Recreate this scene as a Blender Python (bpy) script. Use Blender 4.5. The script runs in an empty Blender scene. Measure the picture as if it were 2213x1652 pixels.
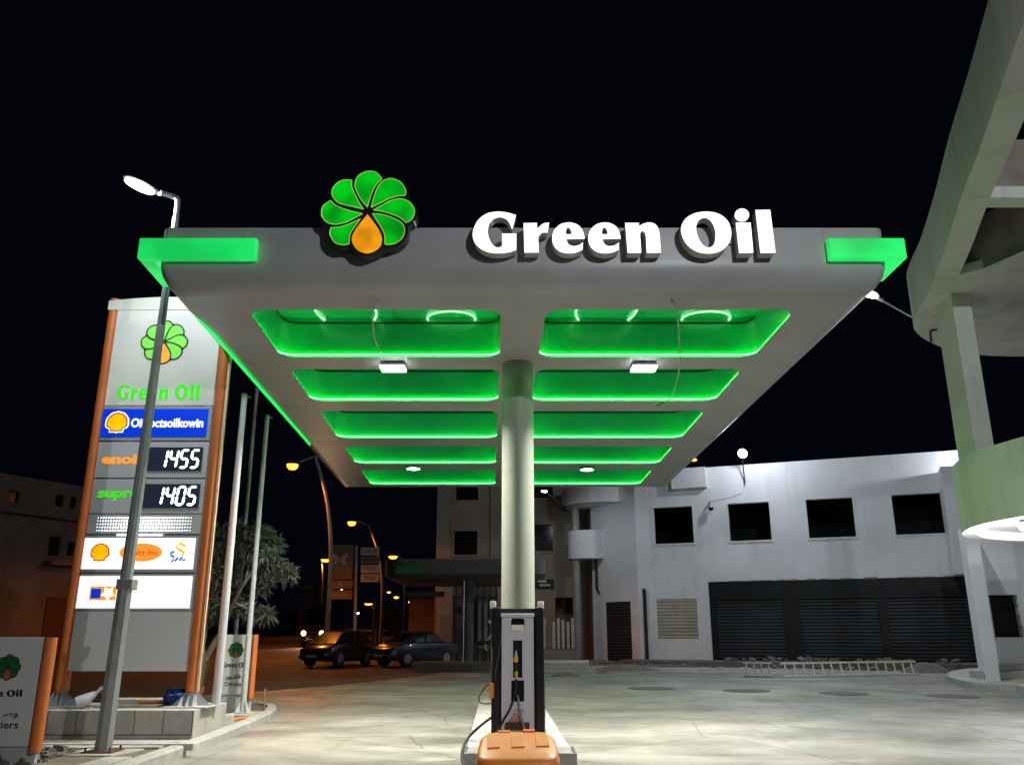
import bpy, bmesh, math, random
from mathutils import Vector, Matrix
R = math.radians
random.seed(7)
S = bpy.context.scene
COL = S.collection

# ------------------------------------------------------------------ camera, world, light, exposure
FPX, VH, CX, CY, H = 1840.0, 1372.0, 1106.0, 826.0, 1.6      # focal length, horizon row and centre on a 2212 px wide print
PITCH = math.atan((VH - CY) / FPX)
cam = bpy.data.objects.new('camera', bpy.data.cameras.new('camera'))
COL.objects.link(cam)
cam.location = (0, 0, H)
cam.rotation_euler = (R(90) + PITCH, 0, 0)
cam.data.sensor_width = 36
cam.data.lens = FPX / 2212 * 36
cam.data.clip_start = 0.05
cam.data.clip_end = 2000
S.camera = cam

W = bpy.data.worlds.new('World'); S.world = W; W.use_nodes = True
bg = W.node_tree.nodes['Background']
bg.inputs[0].default_value = (0.0006, 0.0011, 0.0028, 1)
bg.inputs[1].default_value = 1.0
S.view_settings.view_transform = 'Standard'
S.view_settings.look = 'None'
S.view_settings.exposure = 0
S.view_settings.gamma = 1
S.cycles.use_denoising = True
S.cycles.max_bounces = 6
S.cycles.diffuse_bounces = 4
S.cycles.glossy_bounces = 3
S.cycles.sample_clamp_indirect = 6
S.cycles.caustics_reflective = False
S.cycles.caustics_refractive = False

# ------------------------------------------------------------------ helpers
_c, _s = math.cos(PITCH), math.sin(PITCH)
def ray(u, v):
    x = (u - CX) / FPX; y = (CY - v) / FPX
    return x / (_c - y * _s), (_s + y * _c) / (_c - y * _s)
def atY(u, v, Y):
    a, b = ray(u, v); return Vector((a * Y, Y, H + b * Y))
def atz(u, v, z):
    a, b = ray(u, v); Y = (z - H) / b; return Vector((a * Y, Y, z))
def gz(Y): return max(0.0, 0.02 * (Y - 14))
def gp(u, v):
    a, b = ray(u, v); Y = (H + 0.28) / (0.02 - b); return Vector((a * Y, Y, 0.02 * (Y - 14)))

def lin(c):
    if isinstance(c, str):
        c = tuple(int(c[i:i + 2], 16) / 255 for i in (0, 2, 4))
        return tuple(x / 12.92 if x <= 0.04045 else ((x + 0.055) / 1.055) ** 2.4 for x in c)
    return c

MATS = {}
def mat(name, col, rough=0.6, metal=0.0, var=0.12, scale=3.0, bump=0.0, bscale=30.0, emit=None, estr=0.0, stain=0.0, stain_col=None, streak=False, spec=0.5, coat=0.0, emvar=0.0, emscale=1.5):
    m = bpy.data.materials.new(name); m.use_nodes = True
    nt = m.node_tree; N = nt.nodes; L = nt.links
    b = N['Principled BSDF']
    col = lin(col)
    b.inputs['Roughness'].default_value = rough
    b.inputs['Metallic'].default_value = metal
    b.inputs['Specular IOR Level'].default_value = spec
    b.inputs['Coat Weight'].default_value = coat
    tc = N.new('ShaderNodeTexCoord')
    n = N.new('ShaderNodeTexNoise'); n.inputs['Scale'].default_value = scale; n.inputs['Detail'].default_value = 6; n.inputs['Roughness'].default_value = .62
    L.new(tc.outputs['Object'], n.inputs['Vector'])
    cr = N.new('ShaderNodeValToRGB')
    cr.color_ramp.elements[0].position = .3; cr.color_ramp.elements[1].position = .7
    cr.color_ramp.elements[0].color = (*[x * (1 - var) for x in col], 1)
    cr.color_ramp.elements[1].color = (*[min(1, x * (1 + var)) for x in col], 1)
    L.new(n.outputs['Fac'], cr.inputs['Fac'])
    out = cr.outputs['Color']
    if stain > 0:
        mp = N.new('ShaderNodeMapping'); L.new(tc.outputs['Object'], mp.inputs['Vector'])
        if streak: mp.inputs['Scale'].default_value = (1, 1, .12)
        n2 = N.new('ShaderNodeTexNoise'); n2.inputs['Scale'].default_value = scale * (1.6 if streak else .55); n2.inputs['Detail'].default_value = 8; n2.inputs['Roughness'].default_value = .7
        L.new(mp.outputs['Vector'], n2.inputs['Vector'])
        r2 = N.new('ShaderNodeValToRGB'); r2.color_ramp.elements[0].position = .52; r2.color_ramp.elements[1].position = .72
        r2.color_ramp.elements[0].color = (0, 0, 0, 1); r2.color_ramp.elements[1].color = (stain,) * 3 + (1,)
        L.new(n2.outputs['Fac'], r2.inputs['Fac'])
        mx = N.new('ShaderNodeMixRGB'); L.new(r2.outputs['Color'], mx.inputs['Fac']); L.new(out, mx.inputs['Color1'])
        sc = lin(stain_col) if stain_col else tuple(x * .45 for x in col)
        mx.inputs['Color2'].default_value = (*sc, 1); out = mx.outputs['Color']
    L.new(out, b.inputs['Base Color'])
    if bump > 0:
        n3 = N.new('ShaderNodeTexNoise'); n3.inputs['Scale'].default_value = bscale; n3.inputs['Detail'].default_value = 5
        L.new(tc.outputs['Object'], n3.inputs['Vector'])
        bp = N.new('ShaderNodeBump'); bp.inputs['Strength'].default_value = bump; bp.inputs['Distance'].default_value = .02
        L.new(n3.outputs['Fac'], bp.inputs['Height']); L.new(bp.outputs['Normal'], b.inputs['Normal'])
    if emit is not None:
        b.inputs['Emission Color'].default_value = (*lin(emit), 1); b.inputs['Emission Strength'].default_value = estr
        if emvar:      # uneven lamps behind a translucent sheet
            n4 = N.new('ShaderNodeTexNoise'); n4.inputs['Scale'].default_value = emscale; n4.inputs['Detail'].default_value = 1; L.new(tc.outputs['Object'], n4.inputs['Vector'])
            mr = N.new('ShaderNodeMapRange'); mr.inputs['From Min'].default_value = .3; mr.inputs['From Max'].default_value = .7; mr.inputs['To Min'].default_value = estr * (1 - emvar); mr.inputs['To Max'].default_value = estr * (1 + emvar * .6)
            L.new(n4.outputs['Fac'], mr.inputs['Value']); L.new(mr.outputs['Result'], b.inputs['Emission Strength'])
    MATS[name] = m
    return m

WM = {}
class MB:
    def __init__(s): s.v = []; s.f = []; s.mi = []; s.cur = 0
    def add(s, vs, fs):
        o = len(s.v); s.v += [Vector(p) for p in vs]; s.f += [tuple(i + o for i in f) for f in fs]; s.mi += [s.cur] * len(fs); return s
    def hexa(s, p):      # p: 4 bottom, 4 top
        return s.add(p, [(0, 3, 2, 1), (4, 5, 6, 7), (0, 1, 5, 4), (1, 2, 6, 5), (2, 3, 7, 6), (3, 0, 4, 7)])
    def box(s, x0, x1, y0, y1, z0, z1, M=None):
        p = [(x0, y0, z0), (x1, y0, z0), (x1, y1, z0), (x0, y1, z0), (x0, y0, z1), (x1, y0, z1), (x1, y1, z1), (x0, y1, z1)]
        if M is not None: p = [M @ Vector(q) for q in p]
        return s.hexa(p)
    def obox(s, c, size, rz=0, rx=0, ry=0):
        M = Matrix.Translation(c) @ Matrix.Rotation(rz, 4, 'Z') @ Matrix.Rotation(rx, 4, 'X') @ Matrix.Rotation(ry, 4, 'Y')
        a, b, c2 = [q / 2 for q in size]
        return s.box(-a, a, -b, b, -c2, c2, M)
    def cyl(s, p0, p1, r0, r1=None, n=16, caps=True):
        return s.tube([p0, p1], [r0, r0 if r1 is None else r1], n, caps)
    def tube(s, pts, r, n=8, caps=True, squash=1.0):
        pts = [Vector(p) for p in pts]
        if not isinstance(r, (list, tuple)): r = [r] * len(pts)
        o = len(s.v); ref = None
        for i, p in enumerate(pts):
            t = (pts[min(i + 1, len(pts) - 1)] - pts[max(i - 1, 0)]).normalized()
            if ref is None:
                ref = Vector((1, 0, 0)) if abs(t.x) < .9 else Vector((0, 1, 0))
            a = (ref - t * ref.dot(t)).normalized(); ref = a; b = t.cross(a)
            for k in range(n):
                w = 2 * math.pi * k / n
                s.v.append(p + (a * math.cos(w) + b * math.sin(w) * squash) * r[i])
        for i in range(len(pts) - 1):
            for k in range(n):
                s.f.append((o + i * n + k, o + i * n + (k + 1) % n, o + (i + 1) * n + (k + 1) % n, o + (i + 1) * n + k)); s.mi.append(s.cur)
        if caps:
            s.f.append(tuple(o + k for k in range(n))[::-1]); s.mi.append(s.cur)
            e = o + (len(pts) - 1) * n
            s.f.append(tuple(e + k for k in range(n))); s.mi.append(s.cur)
        return s
    def lathe(s, prof, c=(0, 0, 0), n=24, axis='Z'):
        o = len(s.v); c = Vector(c)
        for (r, z) in prof:
            for k in range(n):
                w = 2 * math.pi * k / n
                q = Vector((r * math.cos(w), r * math.sin(w), z)) if axis == 'Z' else (Vector((r * math.cos(w), -z, r * math.sin(w))) if axis == 'Y' else Vector((z, r * math.cos(w), r * math.sin(w))))
                s.v.append(c + q)
        for i in range(len(prof) - 1):
            for k in range(n):
                s.f.append((o + i * n + k, o + i * n + (k + 1) % n, o + (i + 1) * n + (k + 1) % n, o + (i + 1) * n + k)); s.mi.append(s.cur)
        return s
    def loft(s, rings, close=True, capa=True, capb=True):
        o = len(s.v); n = len(rings[0])
        for rg in rings: s.v += [Vector(p) for p in rg]
        for i in range(len(rings) - 1):
            for k in range(n if close else n - 1):
                s.f.append((o + i * n + k, o + i * n + (k + 1) % n, o + (i + 1) * n + (k + 1) % n, o + (i + 1) * n + k)); s.mi.append(s.cur)
        if capa: s.f.append(tuple(o + k for k in range(n))[::-1]); s.mi.append(s.cur)
        if capb: s.f.append(tuple(o + (len(rings) - 1) * n + k for k in range(n))); s.mi.append(s.cur)
        return s
    def build(s, name, material, parent=None, smooth=None, bevel=0, fix=True):
        me = bpy.data.meshes.new(name)
        vs = s.v
        if parent is not None and parent in WM:
            inv = WM[parent].inverted(); vs = [inv @ v for v in vs]
        me.from_pydata([tuple(v) for v in vs], [], s.f)
        ms = material if isinstance(material, (list, tuple)) else [material]
        for q in ms: me.materials.append(MATS[q])
        if len(ms) > 1: me.polygons.foreach_set('material_index', s.mi)
        if fix:
            bm = bmesh.new(); bm.from_mesh(me); bmesh.ops.recalc_face_normals(bm, faces=bm.faces); bm.to_mesh(me); bm.free()
        if smooth:
            me.polygons.foreach_set('use_smooth', [True] * len(me.polygons)); me.set_sharp_from_angle(angle=R(smooth))
        me.update()
        o = bpy.data.objects.new(name, me); COL.objects.link(o)
        if parent is not None:
            o.parent = parent; WM[o] = WM.get(parent, Matrix())
        else: WM[o] = Matrix()
        if bevel:
            b = o.modifiers.new('bevel', 'BEVEL'); b.width = bevel; b.segments = 2; b.limit_method = 'ANGLE'; b.angle_limit = R(40)
        return o

def tag(o, label=None, cat=None, group=None, kind=None):
    if label: o['label'] = label
    if cat: o['category'] = cat
    if group: o['group'] = group
    if kind: o['kind'] = kind
    return o
def thing(name, loc, label, cat, group=None, rz=0):
    o = bpy.data.objects.new(name, None); COL.objects.link(o); o.empty_display_size = .2
    o.location = loc; o.rotation_euler = (0, 0, rz)
    WM[o] = Matrix.Translation(loc) @ Matrix.Rotation(rz, 4, 'Z')
    return tag(o, label, cat, group)
def copy_tree(o, parent=None):
    c = o.copy(); COL.objects.link(c); c.parent = parent
    for ch in list(o.children): copy_tree(ch, c)
    return c
def light(kind, loc, energy, col, parent=None, target=None, size=.2, spot=90, blend=.5, sizey=None):
    d = bpy.data.lights.new('lamp_light', kind); d.energy = energy; d.color = col
    if kind == 'AREA':
        d.shape = 'RECTANGLE' if sizey else 'DISK'; d.size = size
        if sizey: d.size_y = sizey
    else: d.shadow_soft_size = size
    if kind == 'AREA': d.spread = R(125)
    if kind == 'SPOT': d.spot_size = R(spot); d.spot_blend = blend
    o = bpy.data.objects.new('lamp_light', d); COL.objects.link(o)
    q = (Vector(target) - Vector(loc)).to_track_quat('-Z', 'Y').to_matrix().to_4x4() if target is not None else Matrix()
    M = Matrix.Translation(loc) @ q
    if parent is not None:
        o.parent = parent; M = WM.get(parent, Matrix()).inverted() @ M
    o.matrix_local = M
    return o

def crom(pts, seg=5):
    """closed outline; points flagged 'c' are corners, the others lie on smooth curves"""
    n = len(pts); out = []
    P = [Vector(p[:2]) for p in pts]; C = [len(p) > 2 for p in pts]
    for i in range(n):
        a, b = P[i], P[(i + 1) % n]; ca, cb = C[i], C[(i + 1) % n]
        if ca and cb: out.append(a.copy()); continue
        ta = (b - P[i - 1]) * .5 if not ca else (b - a) * .8
        tb = (P[(i + 2) % n] - a) * .5 if not cb else (b - a) * .8
        L_ = (b - a).length
        for t_ in (ta, tb):
            if t_.length > 1.1 * L_: t_ *= 1.1 * L_ / t_.length
        for k in range(seg):
            t = k / seg; t2 = t * t; t3 = t2 * t
            out.append(a * (2 * t3 - 3 * t2 + 1) + ta * (t3 - 2 * t2 + t) + b * (-2 * t3 + 3 * t2) + tb * (t3 - t2))
    return out
def filled(loops, extrude=0.0):
    """flat (or extruded) mesh of closed 2D loops with holes -> verts (x,y,z), faces"""
    cu = bpy.data.curves.new('t', 'CURVE'); cu.dimensions = '2D'; cu.fill_mode = 'BOTH'; cu.extrude = extrude / 2
    for lp in loops:
        sp = cu.splines.new('POLY'); sp.points.add(len(lp) - 1)
        for i, p in enumerate(lp): sp.points[i].co = (p[0], p[1], 0, 1)
        sp.use_cyclic_u = True
    o = bpy.data.objects.new('t', cu); COL.objects.link(o)
    dg = bpy.context.evaluated_depsgraph_get(); me = o.evaluated_get(dg).to_mesh()
    vs = [v.co.copy() for v in me.vertices]; fs = [tuple(p.vertices) for p in me.polygons]
    o.evaluated_get(dg).to_mesh_clear(); bpy.data.objects.remove(o); bpy.data.curves.remove(cu)
    return vs, fs
def text_mesh(body, extrude=.004, bold=0.0, shear=0.0):
    cu = bpy.data.curves.new('t', 'FONT'); cu.body = body; cu.extrude = .0001; cu.offset = bold; cu.shear = shear; cu.resolution_u = 3
    o = bpy.data.objects.new('t', cu); COL.objects.link(o)
    dg = bpy.context.evaluated_depsgraph_get(); me = o.evaluated_get(dg).to_mesh()
    vs = [v.co.copy() for v in me.vertices]; fs = [tuple(p.vertices) for p in me.polygons]
    o.evaluated_get(dg).to_mesh_clear(); bpy.data.objects.remove(o); bpy.data.curves.remove(cu)
    return vs, fs
def text_fit(name, body, M, x0, x1, z0, z1, material, parent, bold=0.012, shear=0, th=.004):
    """lettering filling the box x0..x1, z0..z1 of the vertical plane M (x right, y into the plane, z up)"""
    vs, fs = text_mesh(body, bold=bold, shear=shear)
    if not vs: return None
    ax, bx = min(v.x for v in vs), max(v.x for v in vs); ay, by = min(v.y for v in vs), max(v.y for v in vs)
    mb = MB(); mb.add([M @ Vector((x0 + (v.x - ax) / (bx - ax) * (x1 - x0), -th / 2 if v.z > 0 else th / 2, z0 + (v.y - ay) / (by - ay) * (z1 - z0))) for v in vs], fs)
    return mb.build(name, material, parent, fix=False)
def flat(name, loops, M, material, parent, th=.004, y=0.0):
    vs, fs = filled(loops, th)
    mb = MB(); mb.add([M @ Vector((v.x, y - v.z, v.y)) for v in vs], fs)
    return mb.build(name, material, parent, fix=False)
def rrect(x0, x1, y0, y1, r, n=6):
    out = []
    for cx, cy, a0 in ((x1 - r, y1 - r, 0), (x0 + r, y1 - r, 90), (x0 + r, y0 + r, 180), (x1 - r, y0 + r, 270)):
        for k in range(n + 1):
            a = R(a0 + 90 * k / n); out.append((cx + r * math.cos(a), cy + r * math.sin(a)))
    return out

def wall_grid(mb, F, s0, s1, z0, z1, holes, th=.25):
    """a wall of the plane F(s, d, z) from d=0 to d=th with rectangular holes"""
    ss = sorted({s0, s1, *[q for h in holes for q in h[:2]]}); zs = sorted({z0, z1, *[q for h in holes for q in h[2:4]]})
    ss = [q for q in ss if s0 <= q <= s1]; zs = [q for q in zs if z0 <= q <= z1]
    hole = lambda s, z: any(h[0] < s < h[1] and h[2] < z < h[3] for h in holes)
    for i in range(len(ss) - 1):
        for j in range(len(zs) - 1):
            a, b, c, d = ss[i], ss[i + 1], zs[j], zs[j + 1]
            if hole((a + b) / 2, (c + d) / 2): continue
            mb.add([F(a, 0, c), F(b, 0, c), F(b, 0, d), F(a, 0, d)], [(0, 1, 2, 3)])
            mb.add([F(a, th, c), F(b, th, c), F(b, th, d), F(a, th, d)], [(3, 2, 1, 0)])
    def rim(a, b, c, d):
        mb.add([F(a, 0, c), F(b, 0, c), F(b, th, c), F(a, th, c)], [(0, 1, 2, 3)]); mb.add([F(a, 0, d), F(b, 0, d), F(b, th, d), F(a, th, d)], [(0, 3, 2, 1)])
        mb.add([F(a, 0, c), F(a, th, c), F(a, th, d), F(a, 0, d)], [(0, 1, 2, 3)]); mb.add([F(b, 0, c), F(b, th, c), F(b, th, d), F(b, 0, d)], [(0, 3, 2, 1)])
    for h in holes: rim(*h[:4])
    rim(s0, s1, z0, z1)
def frame_of(P0, P1):
    P0 = Vector((P0[0], P0[1], 0)); P1 = Vector((P1[0], P1[1], 0)); d = (P1 - P0).normalized(); n = Vector((-d.y, d.x, 0))
    return lambda s, dd, z: P0 + d * s + n * dd + Vector((0, 0, z))
def on_wall(P0, P1, u, v):
    """where the sight line through a point of the print meets the wall: (distance along, height)"""
    a, b = ray(u, v); P0 = Vector(P0[:2]); P1 = Vector(P1[:2]); d = (P1 - P0).normalized()
    # (a*Y, Y) = P0 + d*s
    den = d.x - a * d.y; s_ = (a * P0.y - P0.x) / den; Y = P0.y + d.y * s_
    return s_, H + b * Y
def fbox(mb, F, s0, s1, d0, d1, z0, z1):
    mb.hexa([F(s0, d0, z0), F(s1, d0, z0), F(s1, d1, z0), F(s0, d1, z0), F(s0, d0, z1), F(s1, d0, z1), F(s1, d1, z1), F(s0, d1, z1)]); return mb

# ------------------------------------------------------------------ materials
mat('white_plaster', (.74, .75, .76), .85, var=.07, scale=.8, bump=.25, bscale=18, stain=.28, stain_col=(.33, .33, .33), streak=True)
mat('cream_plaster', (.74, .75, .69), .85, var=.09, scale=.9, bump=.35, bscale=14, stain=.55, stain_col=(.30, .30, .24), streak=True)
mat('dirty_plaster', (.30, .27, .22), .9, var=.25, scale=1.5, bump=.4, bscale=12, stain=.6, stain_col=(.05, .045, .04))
mat('beige_plaster', (.25, .22, .165), .9, var=.15, scale=.7, bump=.3, bscale=10, stain=.45, stain_col=(.17, .14, .11), streak=True)
mat('brown_plaster', (.16, .13, .11), .9, var=.25, scale=.6, bump=.3, bscale=8, stain=.5, streak=True)
mat('canopy_metal', (.38, .385, .385), .38, var=.06, scale=1.2, bump=.35, bscale=1.7, stain=.3, stain_col=(.25, .245, .23), spec=.5)
mat('canopy_edge', (.30, .30, .30), .5, var=.1)
mat('panel_green', (.03, .42, .24), .22, var=.12, scale=1.4, spec=.6, stain=.3, stain_col=(.02, .25, .12))
mat('led_green', (.05, .3, .08), .5, emit=(.04, 1, .06), estr=30)
mat('edge_green', (.05, .3, .08), .5, emit=(.0, 1, .10), estr=1.6)
mat('lightbox_green', (.0, .35, .08), .35, var=.03, emit=(.015, .80, .13), estr=.95, emvar=.35, emscale=1.3)
mat('led_unseen', (.05, .3, .08), .5, emit=(.02, 1, .06), estr=4.5)
mat('reflection_green', (.05, .3, .08), .5, emit=(.3, 1, .3), estr=3)
mat('letter_face', (.8, .8, .8), .4, var=.01, emit=(.92, .95, 1), estr=1.5)
mat('letter_side', (.46, .46, .44), .45, var=.05)
mat('emblem_black', (.012, .012, .013), .35, var=.2)
mat('petal_green', (.0, .12, .01), .3, var=.2, scale=1.6, emit=(.0, .55, .008), estr=.8, emvar=.6, emscale=2.6)
mat('drop_orange', (.5, .2, .01), .3, var=.2, emit=(1, .36, .005), estr=.9, emvar=.4, emscale=3)
mat('petal_edge', (.3, .5, .1), .5, emit=(.35, .6, .1), estr=.7)
mat('steel', (.42, .42, .42), .35, metal=.8, var=.12, scale=6)
mat('galvanized', (.33, .34, .34), .5, metal=.5, var=.2, scale=5, stain=.3, stain_col=(.18, .17, .15), streak=True)
mat('pole_grey', (.27, .28, .27), .55, metal=.2, var=.12, scale=4, stain=.4, stain_col=(.09, .085, .07))
mat('pole_white', (.50, .51, .53), .5, var=.08, scale=5, stain=.25, streak=True)
mat('pillar_paint', (.29, .31, .26), .5, var=.05, scale=1.5, stain=.3, stain_col=(.36, .36, .29), streak=True)
mat('lamp_white', (.9, .9, .9), .4, emit=(.9, .95, 1), estr=14)
mat('lamp_sodium', (.9, .5, .2), .4, emit=(1, .36, .035), estr=3.2)
mat('lamp_headlight', (.9, .6, .3), .4, emit=(1, .55, .22), estr=10)
mat('dark_metal', (.03, .03, .032), .45, metal=.4, var=.2)
mat('black_plastic', (.014, .014, .016), .3, var=.2, coat=.2)
mat('rubber', (.02, .02, .02), .7, var=.25, scale=12)
mat('lavender_panel', (.64, .62, .68), .4, var=.04, scale=2)
mat('pump_cap', (.66, .65, .72), .35, var=.03)
mat('pump_lamp', (.7, .67, .55), .4, var=.04, emit=(.7, .66, .5), estr=.12)
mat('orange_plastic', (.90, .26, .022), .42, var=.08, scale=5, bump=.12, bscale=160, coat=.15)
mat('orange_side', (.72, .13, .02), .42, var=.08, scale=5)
mat('orange_paint', (.62, .16, .03), .5, var=.1, scale=3)
mat('orange_hose', (.75, .17, .04), .5, var=.08)
mat('yellow', (.85, .48, .02), .4, var=.08)
mat('cream_stripe', (.72, .64, .45), .5, var=.05)
mat('sign_grey', (.62, .62, .61), .45, var=.03, scale=1.2)
mat('sign_frame', (.42, .43, .44), .4, var=.06)
mat('sign_glow', (.62, .64, .56), .45, var=.05, scale=1.1, emit=(.45, .47, .38), estr=.28, emvar=.5, emscale=.9)
mat('glow_white', (.8, .8, .78), .4, var=.01, emit=(1, .99, .95), estr=1.0, emvar=.12, emscale=1.2)
mat('glow_blue', (.0, .03, .5), .4, var=.05, emit=(.0, .035, .55), estr=.8)
mat('glow_yellow', (.8, .5, .0), .4, var=.02, emit=(1, .55, .0), estr=.8)
mat('glow_red', (.5, .03, .0), .4, var=.02, emit=(.62, .04, .0), estr=.7)
mat('glow_orange', (.8, .3, .04), .4, emit=(1, .33, .03), estr=.75)
mat('glow_lightgreen', (.15, .5, .06), .4, var=.08, emit=(.16, .62, .07), estr=.75)
mat('glow_letter_green', (.03, .4, .02), .4, emit=(.05, .62, .01), estr=.95)
mat('glow_sky', (.05, .15, .5), .4, emit=(.06, .16, .5), estr=.8)
mat('display_black', (.012, .013, .02), .25, var=.2, emit=(.012, .016, .03), estr=1)
mat('digit_white', (.9, .9, .9), .4, emit=(.9, .93, 1), estr=4)
mat('dark_green', (.01, .13, .035), .5, var=.3, scale=20)
mat('print_black', (.012, .015, .012), .5, var=.2)
mat('dull_orange', (.42, .12, .03), .5, var=.15)
mat('concrete', (.40, .38, .33), .9, var=.2, scale=2.2, bump=.5, bscale=25, stain=.4, stain_col=(.2, .19, .16))
mat('kerb_concrete', (.42, .41, .38), .85, var=.16, scale=5, bump=.4, bscale=40, stain=.4, stain_col=(.2, .19, .17))
mat('old_concrete', (.14, .13, .115), .9, var=.3, scale=2.2, bump=.5, bscale=20, stain=.5, stain_col=(.05, .045, .04))
mat('cover_iron', (.12, .115, .10), .8, var=.25, scale=8)
mat('dirt', (.17, .14, .10), .95, var=.4, scale=6, bump=.8, bscale=22, stain=.4)
mat('asphalt', (.085, .07, .058), .85, var=.3, scale=1.2, bump=.4, bscale=60, stain=.3)
mat('black_stone', (.006, .007, .009), .55, var=.3, spec=.25, scale=2, stain=.2, stain_col=(.02, .02, .02))
mat('shutter_dark', (.040, .044, .050), .5, metal=.3, var=.25, scale=1.5, stain=.5, stain_col=(.03, .028, .025))
mat('shutter_cream', (.45, .42, .33), .6, var=.15, scale=2, stain=.4, stain_col=(.25, .22, .16), streak=True)
mat('void_dark', (.006, .006, .007), .9, var=.1)  # near-black: darkness of unlit rooms put into the colour; also plain dark joints
mat('glass_dark', (.006, .007, .008), .12, var=.2)
mat('bark', (.17, .14, .11), .9, var=.3, scale=12, bump=.6, bscale=40)
mat('leaf', (.085, .095, .07), .5, var=.45, scale=4)
mat('leaf_dark', (.03, .035, .02), .6, var=.4, scale=3)
mat('car_black', (.012, .012, .014), .25, var=.1, coat=.6)
mat('car_blue', (.05, .06, .08), .3, metal=.3, var=.1, coat=.5)
mat('plate', (.5, .5, .5), .5, var=.05)
mat('red_plastic', (.35, .02, .01), .4, var=.1)
mat('blue_cloth', (.02, .05, .22), .8, var=.35, scale=14, bump=.7, bscale=30)
mat('brown_metal', (.12, .075, .05), .5, var=.2)
mat('sign_brown', (.16, .10, .07), .6, var=.2)
mat('sign_pale', (.42, .36, .30), .6, var=.12)
mat('butterfly', (.5, .30, .2), .5, var=.2)
mat('wood', (.22, .16, .1), .8, var=.3, scale=8)
mat('old_canopy', (.07, .07, .07), .6, var=.12, stain=.3)
mat('rubble_stone', (.15, .13, .11), .95, var=.4, scale=8, bump=.8, bscale=18)
mat('rust', (.10, .035, .015), .85, var=.4, scale=9)
mat('sticker', (.45, .22, .18), .5, var=.5, scale=30)
mat('aluminium', (.62, .58, .50), .5, metal=.1, var=.15, scale=6)

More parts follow.
